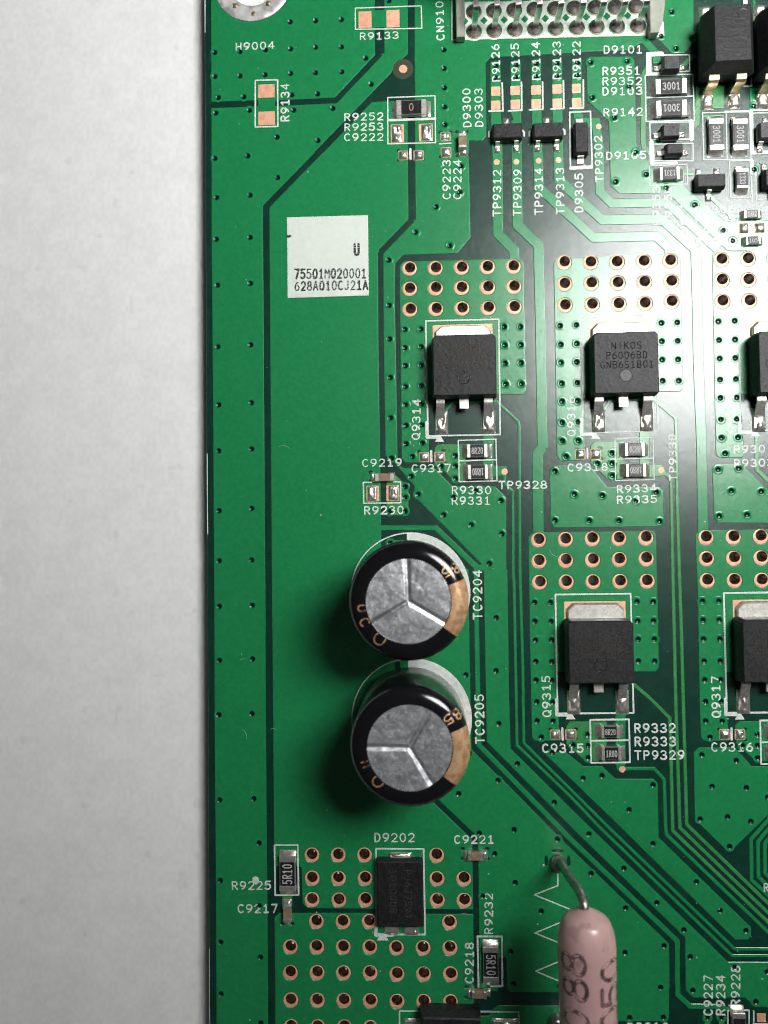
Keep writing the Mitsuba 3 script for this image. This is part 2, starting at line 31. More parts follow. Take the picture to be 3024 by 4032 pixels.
  'text': [["H9004",[-14.28,46.96],[-10.43,46.95],0.723],["R9133",[-1.77,47.42],[2.05,47.39],0.699],["R9134",[-9.38,39.16],[-9.35,42.92],0.796],["R9252",[-3.42,39.31],[0.41,39.25],0.723],["R9253",[-3.43,38.29],[0.4,38.21],0.723],["C9222",[-3.44,37.27],[0.39,37.17],0.723],["CN9103",[6.22,46.69],[6.15,51.39],0.747],["R9126",[11.64,42.27],[11.58,45.97],0.747],["R9125",[13.55,42.26],[13.5,45.98],0.747],["R9124",[15.55,42.27],[15.55,45.99],0.747],["R9123",[17.56,42.26],[17.59,45.98],0.747],["R9122",[19.49,42.24],[19.5,45.89],0.747],["D9300",[8.71,37.82],[8.68,41.64],0.747],["D9303",[9.88,37.81],[9.86,41.61],0.747],["C9223",[6.58,30.72],[6.61,34.56],0.747],["C9224",[7.63,30.68],[7.67,34.54],0.747],["TP9312",[11.46,28.84],[11.54,33.39],0.747],["TP9309",[13.42,28.82],[13.54,33.34],0.747],["TP9314",[15.53,28.86],[15.59,33.39],0.747],["TP9313",[17.6,28.84],[17.65,33.37],0.747],["D9101",[22.16,44.97],[25.82,44.86],0.747],["R9351",[21.99,42.84],[25.56,42.73],0.747],["R9352",[21.97,41.82],[25.71,41.7],0.747],["D9103",[21.95,40.82],[25.72,40.73],0.747],["R9142",[21.99,38.72],[25.72,38.65],0.747],["TP9302",[21.45,31.89],[21.38,36.39],0.723],["D9305",[19.4,28.94],[19.47,32.75],0.747],["D9105",[22.16,34.41],[25.95,34.36],0.723],["R9353",[26.81,27.41],[26.85,31.21],0.675],["R9351",[28.0,27.37],[27.95,31.17],0.675],["R9141",[29.08,26.37],[29.06,30.1],0.675],["D9306",[30.5,28.73],[34.22,28.74],0.675],["R9139",[30.52,27.81],[34.23,27.81],0.675],["C9107",[30.45,26.66],[34.23,26.74],0.675],["R9140",[30.49,25.63],[34.22,25.63],0.675],["Q9314",[3.2,7.06],[3.34,10.92],0.747],["C9219",[-2.04,4.82],[1.76,4.82],0.723],["R9230",[-1.92,0.17],[1.88,0.18],0.747],["C9317",[2.79,4.2],[6.54,4.19],0.747],["R9330",[6.64,2.02],[10.39,1.97],0.747],["R9331",[6.62,0.99],[10.29,0.95],0.747],["TP9328",[11.2,2.44],[15.75,2.41],0.723],["Q9316",[18.21,7.1],[18.25,10.83],0.723],["C9318",[17.83,4.02],[21.57,4.04],0.699],["R9334",[22.45,1.84],[26.13,1.93],0.699],["R9335",[22.43,0.84],[26.17,0.87],0.699],["TP9330",[27.78,2.63],[27.75,7.0],0.699],["Q9302",[33.28,7.12],[33.3,10.84],0.723],["R9301",[33.53,5.47],[37.18,5.5],0.699],["R9303",[33.52,4.14],[37.14,4.18],0.699],["TC9204",[8.91,-10.47],[8.96,-5.82],0.82],["TC9205",[8.93,-22.34],[8.93,-17.73],0.82],["Q9315",[15.34,-19.8],[15.33,-15.97],0.772],["Q9317",[31.22,-19.88],[31.24,-16.08],0.772],["C9315",[14.87,-22.82],[18.7,-22.8],0.796],["C9316",[30.71,-22.69],[34.48,-22.67],0.796],["R9332",[23.58,-20.92],[27.36,-20.89],0.82],["R9333",[23.57,-22.18],[27.37,-22.16],0.82],["TP9329",[23.56,-23.46],[28.11,-23.42],0.82],["D9202",[-1.32,-31.34],[2.49,-31.31],0.796],["C9221",[6.36,-31.47],[10.06,-31.44],0.747],["R9225",[-15.23,-36.04],[-11.46,-35.97],0.772],["C9217",[-14.65,-38.22],[-10.84,-38.17],0.772],["R9232",[9.45,-40.3],[9.51,-36.54],0.747],["C9218",[7.54,-44.91],[7.6,-41.19],0.772],["C9227",[29.73,-47.52],[29.82,-43.9],0.784],["R9234",[30.87,-47.48],[30.96,-43.88],0.784],["R9228",[32.25,-46.62],[32.37,-42.99],0.784],["R9210",[22.27,-48.82],[26.06,-48.7],0.796],["R9",[35.17,-35.71],[36.16,-35.7],0.747]],
  'silk': [[1,[[-12.34,43.43],[-10.09,43.39],[-10.1,38.65],[-12.38,38.68]],0.145],[1,[[-2.2,50.33],[-2.22,48.17],[4.38,47.96],[4.37,50.24]],0.121],[1,[[0.9,41.11],[5.59,41.09],[5.57,36.38],[0.86,36.44]],0.121],[0,[[0.95,38.82],[5.56,38.79]],0.241],[0,[[5.96,36.24],[7.09,36.27]],0.121],[0,[[3.07,35.83],[3.08,34.87]],0.241],[0,[[12.21,42.1],[12.22,39.3],[10.86,39.31]],0.157],[0,[[14.09,42.08],[14.07,39.28],[12.78,39.27]],0.157],[0,[[16.14,42.02],[16.12,39.29],[14.81,39.29]],0.157],[0,[[18.17,42.06],[18.15,39.29],[16.9,39.28]],0.157],[0,[[20.1,42.06],[20.05,39.25],[18.74,39.27]],0.157],[0,[[11.01,37.39],[10.84,37.24],[10.83,36.78]],0.181],[0,[[14.14,37.23],[14.26,37.05],[14.25,36.72]],0.181],[0,[[14.95,37.26],[14.78,37.11],[14.77,36.69]],0.181],[0,[[18.04,37.22],[18.2,37.07],[18.19,36.73]],0.181],[1,[[18.71,38.88],[20.72,38.89],[20.77,33.29],[18.67,33.21]],0.145],[0,[[18.71,33.33],[20.69,33.36]],0.338],[1,[[26.65,44.21],[30.35,44.1],[30.34,42.46],[26.61,42.48]],0.121],[2,[[26.19,44.54],[27.78,44.55],[27.93,44.39],[27.92,44.07],[26.71,44.08],[26.7,42.56],[27.96,42.48],[27.96,42.24],[26.14,42.28]],0],[1,[[26.08,42.25],[30.65,42.14],[30.65,37.59],[26.05,37.66]],0.121],[0,[[26.06,40.03],[30.65,39.98]],0.157],[1,[[26.39,37.52],[30.55,37.43],[30.53,35.73],[26.41,35.86]],0.121],[0,[[30.34,37.51],[30.33,35.7]],0.362],[1,[[26.7,35.39],[30.46,35.32],[30.42,33.6],[26.7,33.76]],0.121],[0,[[26.52,35.59],[26.51,33.54]],0.434],[0,[[26.51,33.51],[28.85,33.45]],0.265],[1,[[26.27,33.25],[29.83,33.27],[29.85,31.34],[26.25,31.33]],0.096],[0,[[31.45,38.34],[31.44,33.66],[35.9,33.5],[35.92,38.15]],0.108],[0,[[33.69,38.24],[33.65,33.61]],0.108],[0,[[31.43,38.29],[35.9,38.21]],0.108],[0,[[36.1,38.14],[36.08,34.45]],0.289],[0,[[36.06,34.19],[38.01,34.15]],0.338],[0,[[36.21,38.06],[37.98,38.03]],0.108],[1,[[33.87,33.45],[35.82,33.41],[35.9,29.77],[33.88,29.81]],0.096],[0,[[35.97,33.41],[36.01,32.43]],0.338],[0,[[36.33,32.27],[36.29,29.59],[37.88,29.57]],0.096],[0,[[35.78,27.42],[35.77,26.41]],0.217],[0,[[33.58,38.35],[35.99,38.3]],0.121],[0,[[36.02,38.34],[40.47,38.26]],0.145],[0,[[35.22,40.75],[36.17,40.73],[36.19,41.53]],0.121],[0,[[35.82,49.81],[35.82,48.89]],0.41],[0,[[8.68,46.64],[7.35,46.64],[7.43,51.98]],0.121],[1,[[4.35,18.67],[11.46,18.64],[11.39,7.35],[4.39,7.36]],0.145],[0,[[4.31,8.66],[4.31,7.24],[5.51,7.220000000000001]],0.32],[2,[[5.31,7.2],[5.71,7.2],[5.97,6.74],[5.05,6.74]],0],[1,[[19.31,18.6],[26.48,18.64],[26.43,7.38],[19.27,7.34]],0.108],[0,[[19.19,8.64],[19.19,7.22],[20.51,7.2]],0.32],[2,[[20.310000000000002,7.2],[20.71,7.2],[20.970000000000002,6.74],[20.05,6.74]],0],[1,[[34.38,18.57],[41.59,18.58],[41.45,7.28],[34.2,7.22]],0.108],[0,[[34.120000000000005,8.52],[34.120000000000005,7.1],[35.57,7.08]],0.32],[2,[[35.37,7.14],[35.77,7.14],[36.03,6.68],[35.11,6.68]],0],[1,[[16.38,-8.18],[23.5,-8.16],[23.52,-19.48],[16.36,-19.52]],0.157],[0,[[16.28,-18.22],[16.28,-19.64],[17.58,-19.66]],0.32],[2,[[17.38,-19.61],[17.779999999999998,-19.61],[18.04,-20.07],[17.119999999999997,-20.07]],0],[1,[[32.22,-8.18],[39.37,-8.16],[39.31,-19.43],[32.19,-19.49]],0.169],[0,[[32.11,-18.189999999999998],[32.11,-19.61],[33.38,-19.63]],0.32],[2,[[33.18,-19.65],[33.580000000000005,-19.65],[33.84,-20.11],[32.92,-20.11]],0],[1,[[7.33,6.86],[10.97,6.91],[11.0,2.86],[7.35,2.83]],0.121],[0,[[7.34,4.86],[10.97,4.92]],0.133],[1,[[22.36,6.75],[25.93,6.76],[25.98,2.72],[22.32,2.7]],0.096],[0,[[22.34,4.76],[25.94,4.79]],0.096],[1,[[19.42,-20.13],[23.07,-20.08],[23.07,-24.12],[19.42,-24.18]],0.157],[0,[[19.4,-22.1],[23.06,-22.04]],0.157],[1,[[35.25,-20.21],[38.86,-20.15],[38.83,-24.2],[35.23,-24.27]],0.157],[0,[[35.23,-22.23],[38.83,-22.15]],0.157],[0,[[4.67,5.87],[4.68,4.88]],0.217],[0,[[19.71,5.85],[19.71,4.9]],0.157],[0,[[16.77,-20.94],[16.8,-21.99]],0.217],[0,[[32.59,-20.95],[32.58,-21.98]],0.217],[0,[[-1.22,2.91],[-1.98,2.92],[-1.98,0.88],[1.65,0.87],[1.65,2.92],[0.99,2.93]],0.133],[1,[[-11.04,-32.14],[-8.77,-32.1],[-8.74,-36.87],[-11.02,-36.91]],0.145],[0,[[8.4,-45.3],[8.39,-40.57],[10.69,-40.54],[10.66,-45.17],[9.56,-45.19]],0.169],[1,[[-1.19,-32.39],[3.38,-32.38],[3.41,-40.46],[-1.27,-40.5]],0.157],[0,[[-1.28,-39.88],[-1.32,-40.55],[0.29,-40.54]],0.313],[2,[[-0.98,-40.64],[-0.35,-40.63],[-0.09,-41.06],[-1.25,-41.07]],0],[1,[[0.86,-47.66],[12.15,-47.55],[12.18,-50.63],[0.81,-50.86]],0.133],[0,[[31.5,-49.12],[31.56,-47.06],[33.49,-47.01],[33.43,-49.09]],0.133],[0,[[33.91,-47.09],[33.88,-48.18]],0.133],[0,[[33.82,-48.27],[36.55,-48.22]],0.133],[0,[[16.08,-34.68],[16.07,-35.71],[13.82,-36.6],[18.21,-38.33],[13.81,-40.17],[18.17,-41.89],[13.8,-43.73],[18.1,-45.44],[16.02,-46.27],[15.98,-47.29]],0.121],[0,[[-17.39,53.23],[-17.44,48.62]],0.096],[0,[[-17.44,6.01],[-17.46,2.18],[-17.44,-1.93]],0.096],[0,[[-17.53,-42.15],[-17.54,-49.26],[-17.51,-50.08]],0.121],[2,[[26.4,46.45],[27.52,46.4],[27.6,47.28],[27.81,47.64],[27.98,47.45],[28.01,46.1],[27.57,45.97],[26.39,46.02]],0]],
  'pads': [[9.53,47.41],[11.51,47.43],[13.53,47.42],[15.52,47.38],[17.52,47.34],[19.58,47.31],[21.5,47.28],[23.48,47.23],[25.49,47.2]],
  'pads2': [[9.53,49.39],[11.51,49.37],[13.5,49.35],[15.48,49.33],[17.48,49.29],[19.36,49.26],[21.4,49.22],[23.36,49.17],[25.34,49.11]],
  'dia': [[8.64,48.46],[10.53,48.45],[12.51,48.43],[14.52,48.39],[16.53,48.37],[18.53,48.35],[20.52,48.33],[22.51,48.29],[24.52,48.26],[26.47,48.2]],
  'field': [[8.65,50.44],[26.48,49.79],[26.39,46.05],[26.25,46.19],[8.65,46.6]],
  'bare': [[-11.23,42.31,1.69,1.39],[-11.23,39.53,1.72,1.41],[-1.25,49.12,1.33,1.72],[1.54,49.08,1.34,1.77],[11.55,41.3,0.92,0.96],[11.53,39.9,0.94,0.94],[13.45,41.29,0.94,0.94],[13.45,39.89,0.94,0.95],[15.5,41.25,0.99,0.96],[15.49,39.87,0.96,0.95],[17.54,41.26,0.93,0.97],[17.52,39.84,0.93,0.95],[19.41,41.23,0.89,0.95],[19.41,39.82,0.95,0.96],[34.6,-47.68,0.84,0.8]],
  'dots': [[2.47,43.95,0.42],[11.53,34.21,0.3],[13.44,34.17,0.3],[15.61,34.19,0.3],[17.54,34.19,0.3],[21.48,37.36,0.29],[11.74,3.74,0.32],[26.66,3.62,0.32],[22.34,-24.78,0.32]],
  'mounds': [[1.82,37.46,1.23,1.78],[4.63,37.45,1.3,1.68],[2.36,35.24,0.88,0.9],[3.88,35.2,0.93,0.94],[6.55,36.96,0.91,0.84],[6.59,35.38,0.94,0.95],[4.0,5.29,0.88,0.9],[5.5,5.28,0.97,0.92],[-1.07,1.82,1.16,1.45],[0.88,1.83,1.18,1.46],[19.04,5.28,0.85,0.9],[20.48,5.28,0.89,0.94],[17.56,-21.52,0.97,0.91],[16.11,-21.54,0.87,0.89],[31.93,-21.5,0.85,0.94],[33.36,-21.5,0.88,0.94],[35.06,26.83,0.84,0.96],[36.53,26.8,0.91,0.93]],
  'chips': [[3.23,39.77,2.95,1.53,0.55,"0",0,"black chip resistor marked 0 in the upper half of the box beside R9252",1],[28.38,40.78,3.01,1.52,0.55,"3001",0,"horizontal chip resistor reading 3001 upright, right of the lettering R9352",0],[28.36,38.64,2.93,1.51,0.55,"3001",180,"horizontal chip resistor whose 3001 is upside down, right of the lettering R9142",0],[32.54,35.88,1.4,3.06,0.55,"3001",-90,"upright chip resistor marked 3001 sideways, left one of the pair under the optocoupler leads",0],[34.79,35.79,1.42,3.04,0.55,"3001",-90,"upright chip resistor marked 3001 sideways, right one of the pair under the optocoupler leads",0],[28.02,32.25,1.92,1.23,0.55,"1331",180,"chip resistor with glare on its marking, in the lowest box of the column of diodes",2],[34.87,31.48,1.14,1.94,0.55,"1333",-90,"upright chip resistor with glare, in the box right of the three legged transistor by R9353",2],[35.71,28.05,1.52,0.81,0.45,"102",0,"small chip resistor marked 102 right of the lettering R9139",3],[35.75,25.48,1.44,0.84,0.45,"105",0,"small glaring chip resistor under two round solder mounds, right of the lettering R9140",2],[9.11,5.77,1.98,1.31,0.55,"8R20",0,"upper chip resistor marked 8R20 in the box above the lettering R9330",0],[9.14,3.73,1.95,1.43,0.55,"1R80",180,"lower chip resistor in the box above R9330, its 1R80 upside down",0],[24.09,5.62,1.87,1.27,0.55,"8R20",180,"upper chip resistor in the box above R9334, its 8R20 upside down",0],[24.14,3.62,1.93,1.26,0.55,"1R80",180,"lower chip resistor with gold ends in the box above the lettering R9334",0],[21.19,-21.15,1.74,1.14,0.55,"8R20",0,"chip resistor marked 8R20 left of the lettering R9332",0],[21.25,-23.18,1.88,1.29,0.55,"1R80",0,"chip resistor marked 1R80 left of the lettering R9333",0],[36.88,-21.15,1.73,1.14,0.55,"8R20",0,"upper chip resistor cut by the right photo edge beside C9316",0],[36.89,-23.14,1.8,1.25,0.55,"1R80",0,"lower chip resistor cut by the right photo edge beside C9316",0],[-9.73,-34.67,1.58,3.29,0.55,"5R10",90,"upright chip resistor marked 5R10 in the box right of the lettering R9225",3],[9.57,-42.94,1.48,3.27,0.55,"5R10",-90,"upright chip resistor marked 5R10 in the box under the lettering R9232",3],[32.35,-48.37,1.22,2.78,0.6,"",90,"chip resistor with a bright end, cut by the bottom photo edge under the lettering R9228",0]],
  'mlcc': [[8.18,36.12,0.83,1.49,0.8,1,"brown ceramic capacitor standing upright above the lettering C9224"],[0.09,3.36,1.95,0.8,0.5,0,"brown ceramic capacitor under the lettering C9219"],[8.29,-32.83,1.49,0.79,0.7,0,"brown ceramic capacitor under the lettering C9221"],[-9.77,-38.41,0.81,1.66,0.7,1,"tan ceramic capacitor standing upright right of the lettering C9217"],[8.42,-45.71,1.44,0.7,0.7,0,"tan ceramic capacitor below the lettering C9218"]],
  'mlcc_pads': [[8.21,37.17,0.77,0.4],[8.27,35.3,0.78,0.67],[-1.04,3.42,0.41,0.84],[0.79,3.45,0.59,0.73],[7.47,-32.99,0.63,0.92],[9.21,-32.92,0.47,0.92],[-9.88,-37.62,0.87,0.68],[-9.86,-39.53,0.5,0.32],[7.55,-45.86,0.51,0.85],[9.32,-45.77,0.45,0.73]],
  'sod': [[28.34,42.86,1.46,1.23,1.0,0,["10","Q5"],-1,"small grey diode marked 10 in the box right of the lettering D9101"],[28.13,36.21,1.48,1.08,1.0,0,["A2","NX+"],1,"small grey diode with a band, its marking upside down, right of R9142"],[28.43,34.44,1.47,0.9,0.95,0,["",""],-1,"small black diode in the box right of the lettering D9105"],[19.63,35.89,1.19,2.87,0.95,1,["",""],0,"tall black diode in the white box above the lettering D9305"]],
  'sot': [[12.53,36.81,2.7,1.39,1.0,0,"small black three legged transistor above the lettering TP9312"],[16.44,36.72,2.74,1.37,1.0,0,"small black three legged transistor above the lettering TP9314"],[31.75,31.18,2.59,1.21,1.05,1,"small black three legged transistor with two legs up, right of R9353"],[37.29,35.84,1.68,1.51,1.05,0,"grey small transistor cut by the right photo edge, beside the pair of 3001 resistors"],[37.62,31.24,1.6,1.56,1.05,1,"black small transistor cut by the right photo edge, beside the glaring upright resistor"]],
  'mos': [[7.92,7.92,"large black power transistor above the lettering R9330, its marking faded",1],[23.0,7.78,"large black power transistor above the lettering R9334, with clearly readable marking",0],[38.11,7.52,"large black power transistor cut by the right photo edge, in the white glare",0],[20.09,-19.18,"large black power transistor above the lettering R9332",1],[35.94,-19.15,"large black power transistor cut by the right photo edge above C9316",1]],
  'bigdiode': [1.08,-36.28,4.08,5.89],
  'bigdiode_leads': [[1.14,-33.22,2.13,0.75],[0.21,-40.02,1.37,0.58],[2.08,-40.01,1.39,0.61]],
  'sma': [5.68,-47.98,5.31,2.77],
  'sma_leads': [[2.23,-49.38,1.72,1.97],[10.81,-49.21,2.27,1.94]],
  'opto': [[33.0,43.67],[38.2,43.57]],
  'opto_feet': [[32.32,39.1],[34.8,39.0]],
  'opto_size': [3.34,5.33,0.17,4.81,2.84],
  'caps': [[2.44,-7.83],[2.39,-19.99]],
  'res_axis': [[16.7,-36.07],[16.69,-41.83]],
  'res_pad': [16.12,-33.58],
  'res_pad2': [15.66,-48.4],
  'res_top': [16.57,-33.55],
  'res_path': [[16.05,-33.37,0.4],[16.24,-33.23,1.0],[16.3,-33.09,3.0],[16.4,-32.89,5.2],[16.54,-32.68,7.4],[16.58,-32.77,9.0],[16.58,-33.35,9.5]],
  'sticker': [[-9.25,29.39],[-1.2,29.33],[-1.21,21.33],[-9.25,21.31]],
  'sticker_text': [["75501M020001",[-8.51,23.68],[-1.47,23.53],0.904],["628A010CJ21A",[-8.5,22.46],[-1.33,22.36],0.844],["U",[-2.57,25.92],[-2.13,25.92],1.055]],
  'sticker_dot': [-9.09,27.47],
  'fleck': [[-12.95,-35.53],[14.73,-33.85]],
  'mount': [-12.55,53.46,3.95,2.35],
  'arms': [[8.18,48.52,0.86,4.43],[27.12,47.81,1.49,3.96]],
}


# ------------------------------------------------------------------ materials
def tex(fn, eps=1e-4): return mikit.proc(fn, eps)
def rgb(*c): return {'type': 'rgb', 'value': list(c)}
def mat(name, color, rough, metal=0.0, spec=0.5, bump=None, bump_scale=1.0, clear=0.0, sheen=0.0, eps=1e-4):
    d = {'type': 'principled', 'base_color': color if isinstance(color, dict) else rgb(*color), 'roughness': rough, 'metallic': metal, 'specular': spec}
    if clear: d |= {'clearcoat': clear, 'clearcoat_gloss': 0.9}
    if bump is not None: d = {'type': 'bumpmap', 'arbitrary': tex(bump, eps), 'scale': bump_scale, 'bsdf': d}
    scene[name] = {'type': 'twosided', 'bsdf': d}
    return name
def speck(a, b, f, amount=1.0, oct=3):
    return tex(lambda p, n, uv: mix(a, b, dr.clip((fbm(p.x * f, p.y * f, p.z * f, oct) - 0.5) * amount * 2 + 0.5, 0, 1)))
def waves(p, n, uv):   # the uneven skin of the solder mask
    return fbm(p.x * 700, p.y * 700, 3.0, 3) + 0.25 * noise(p.x * 3500, p.y * 3500, 5.0)
MASK = mat('mask_over_copper', speck((0.0085, 0.190, 0.060), (0.0105, 0.208, 0.067), 4000, 1.6), 0.265, spec=0.75, bump=waves, bump_scale=9e-6)
TRACK = mat('mask_over_track', speck((0.032, 0.205, 0.062), (0.042, 0.235, 0.074), 3000, 1.4), 0.275, spec=0.75, bump=waves, bump_scale=1.1e-5)
BARE = mat('mask_over_laminate', speck((0.0012, 0.028, 0.017), (0.0022, 0.037, 0.023), 1200, 1.0), 0.275, spec=0.75, bump=waves, bump_scale=8e-6)
EDGE = mat('laminate_edge', speck((0.20, 0.21, 0.11), (0.36, 0.34, 0.22), 2600, 1.5), 0.7)
HALO = mat('copper_free_laminate', speck((0.035, 0.05, 0.025), (0.05, 0.06, 0.035), 1800), 0.4)
VIA = mat('via_mask', {'type': 'mesh_attribute', 'name': 'vertex_color'}, 0.12)
INK = mat('white_ink', speck((0.55, 0.60, 0.555), (0.68, 0.71, 0.665), 4000, 1.6), 0.5, bump=lambda p, n, uv: noise(p.x * 6000, p.y * 6000, 1.0), bump_scale=6e-6)
COPPER = mat('bare_copper', speck((0.74, 0.37, 0.235), (0.86, 0.47, 0.31), 2500, 1.4), 0.45, metal=0.15, bump=lambda p, n, uv: fbm(p.x * 4000, p.y * 4000, 1.0, 2), bump_scale=4e-6)
BARREL = mat('hole_copper', speck((0.45, 0.20, 0.11), (0.62, 0.30, 0.17), 3000), 0.4, metal=0.5)
RESIN = mat('brown_resin', speck((0.020, 0.009, 0.005), (0.05, 0.022, 0.012), 2500, 1.6), 0.18, bump=lambda p, n, uv: fbm(p.x * 2600, p.y * 2600, 1.0, 2), bump_scale=9e-5)
SOLDER = mat('solder', speck((0.55, 0.52, 0.46), (0.80, 0.77, 0.70), 5000, 2.0), 0.34, metal=0.85, bump=lambda p, n, uv: fbm(p.x * 3500, p.y * 3500, p.z * 3500, 3), bump_scale=3.5e-5)
TIN = mat('tinned_metal', speck((0.62, 0.60, 0.55), (0.80, 0.78, 0.73), 6000, 1.6), 0.38, metal=0.85, bump=lambda p, n, uv: fbm(p.x * 5000, p.y * 5000, p.z * 5000, 2), bump_scale=9e-6)
GOLD = mat('gilded_tin', speck((0.60, 0.48, 0.26), (0.78, 0.66, 0.42), 5000, 1.6), 0.30, metal=0.9)
SOCKET = mat('oxidised_solder', speck((0.035, 0.033, 0.031), (0.10, 0.085, 0.075), 2600, 2.2), 0.45, metal=0.3)
DULL = mat('dull_solder', speck((0.26, 0.25, 0.24), (0.44, 0.41, 0.39), 4000, 2.0), 0.36, metal=0.9, bump=lambda p, n, uv: fbm(p.x * 3000, p.y * 3000, p.z * 3000, 3), bump_scale=3e-5)
grain = lambda p, n, uv: fbm(p.x * 9000, p.y * 9000, p.z * 9000, 2)
MATT = mat('matt_solder', speck((0.50, 0.48, 0.45), (0.78, 0.76, 0.74), 1500, 2.2), 0.5, metal=0.55, bump=lambda p, n, uv: fbm(p.x * 1200, p.y * 1200, p.z * 1200, 3), bump_scale=8e-5)
PIN = mat('bright_pin', speck((0.55, 0.54, 0.51), (0.72, 0.71, 0.68), 5000), 0.24, metal=1.0)
EPOXY = mat('black_epoxy', speck((0.008, 0.008, 0.0095), (0.018, 0.018, 0.020), 6000, 2.2), 0.50, spec=0.32, bump=grain, bump_scale=4.5e-5)
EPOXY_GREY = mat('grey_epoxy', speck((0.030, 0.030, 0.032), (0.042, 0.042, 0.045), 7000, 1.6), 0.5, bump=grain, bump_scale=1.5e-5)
GLAZE = mat('black_glaze', speck((0.010, 0.010, 0.012), (0.018, 0.017, 0.018), 5000), 0.30)
ALUMINA = mat('resistor_ceramic', speck((0.09, 0.085, 0.08), (0.15, 0.14, 0.13), 5000), 0.55)
MARK = mat('grey_marking', (0.40, 0.40, 0.38), 0.6)
MARK_DIM = mat('dim_marking', (0.17, 0.16, 0.15), 0.6)
MARK_GOLD = mat('gold_marking', (0.30, 0.24, 0.16), 0.6)
MARK_LASER = mat('laser_marking', (0.050, 0.043, 0.034), 0.75)
MARK_DARK = mat('dark_marking', (0.006, 0.006, 0.006), 0.9, spec=0.05)
MARK_FADED = mat('faded_marking', (0.040, 0.030, 0.020), 0.75, spec=0.2)
LEG = mat('leg_tin', speck((0.58, 0.56, 0.52), (0.80, 0.78, 0.73), 6000, 1.8), 0.43, metal=0.85, bump=lambda p, n, uv: fbm(p.x * 3000, p.y * 5000, p.z * 5000, 2), bump_scale=2e-5)
MARK_BLACK = mat('black_ink', (0.012, 0.013, 0.013), 0.6)
MLCC = mat('brown_ceramic', speck((0.20, 0.135, 0.085), (0.27, 0.19, 0.12), 4000), 0.45)
SLEEVE = mat('black_sleeve', (0.006, 0.006, 0.007), 0.13)
STRIPE = mat('bronze_stripe', speck((0.42, 0.23, 0.11), (0.62, 0.39, 0.22), 2600, 1.6), 0.40, metal=0.35)
def can_color(p, n, uv):
    a = fbm(p.x * 1100, p.y * 1100, 2.0, 3); b = fbm(p.x * 5200, p.y * 5200, 4.0, 2)
    return mix((0.44, 0.45, 0.47), (0.72, 0.73, 0.75), smoothstep(0.3, 0.7, a * 0.55 + b * 0.45)) + mi.Color3f(0.25) * smoothstep(0.80, 0.92, noise(p.x * 4200, p.y * 4200, 9.0))
CAN = mat('scuffed_aluminium', tex(can_color), 0.42, metal=0.85, bump=lambda p, n, uv: fbm(p.x * 2600, p.y * 2600, 3.0, 3), bump_scale=3.5e-5)
def pink(p, n, uv):
    a = fbm(p.x * 350, p.y * 350, p.z * 350, 3)
    dirt = smoothstep(0.62, 0.74, fbm(p.x * 900 + 7, p.y * 900, p.z * 900, 3))
    return mix(mix((0.47, 0.285, 0.275), (0.55, 0.35, 0.335), a), (0.14, 0.10, 0.085), dirt * 0.35)
PINK = mat('pink_lacquer', tex(pink), 0.24, bump=lambda p, n, uv: fbm(p.x * 500, p.y * 500, p.z * 500, 2), bump_scale=5e-5)
NYLON = mat('cream_nylon', speck((0.27, 0.285, 0.235), (0.32, 0.335, 0.28), 1500), 0.45)
LABEL = mat('label_paper', speck((0.62, 0.67, 0.61), (0.67, 0.72, 0.66), 3000), 0.55)
def paper(p, n, uv):
    a = fbm(p.x * 420, p.y * 480, 1.0, 4); b = noise(p.x * 3200, p.y * 2600, 6.0)
    dot = smoothstep(0.93, 0.96, noise(p.x * 620, p.y * 620, 21.0))
    return mix((0.79, 0.795, 0.79), (0.90, 0.90, 0.895), dr.clip(a * 0.7 + b * 0.6 - 0.15, 0, 1)) - mi.Color3f(0.06) * dot
PAPER = mat('paper', tex(paper), 0.85, spec=0.25, bump=lambda p, n, uv: fbm(p.x * 1500, p.y * 2200, 1.0, 3), bump_scale=3.5e-5)
LAMP_METAL = mat('lamp_enamel', (0.6, 0.6, 0.6), 0.4)

# ------------------------------------------------------------------ helpers
def numbered(key):
    if key not in scene: return key
    k = 1
    while f'{key}_{k:03d}' in scene: k += 1
    return f'{key}_{k:03d}'
taken = set()
def thing(name, label, category, group=None):
    key, k = name, 1
    while key in taken: key = f'{name}_{k:03d}'; k += 1
    taken.add(key)
    labels[key] = {'label': label, 'category': category, **({'group': group} if group else {})}
    return key
counts = {}
def add(key, mesh, material, smooth=False, label=None, kind=None, color=None):
    """One entry of the scene from a mesh in millimetres; a taken key gets the next number."""
    if isinstance(mesh, (tuple, list)): v, f = np.asarray(mesh[0], float), np.asarray(mesh[1], int)
    else: v, f = np.asarray(mesh.vertices, float), np.asarray(mesh.faces, int)
    base = key
    while key in scene:
        counts[base] = counts.get(base, 0) + 1
        key = f'{base}_{counts[base]:03d}'
    scene[key] = mikit.ply((v * MM, f), material, smooth, color=color)
    if label or kind: labels[key] = {**({'label': label} if label else {}), **({'kind': kind} if kind else {})}
    return key
def cap(rings):
    pts = np.vstack(rings); ends = np.cumsum([len(r) for r in rings]).astype(np.uint32)
    return pts, np.asarray(mapbox_earcut.triangulate_float64(np.ascontiguousarray(pts, dtype=np.float64), ends)).reshape(-1, 3).astype(int)
def polys(g):
    if g.is_empty: return []
    return [p for p in getattr(g, 'geoms', [g]) if p.geom_type == 'Polygon' and p.area > 1e-5]
def rings_of(poly):
    poly = shapely.geometry.polygon.orient(poly, 1.0)
    return [np.asarray(r.coords)[:-1] for r in (poly.exterior, *poly.interiors)]
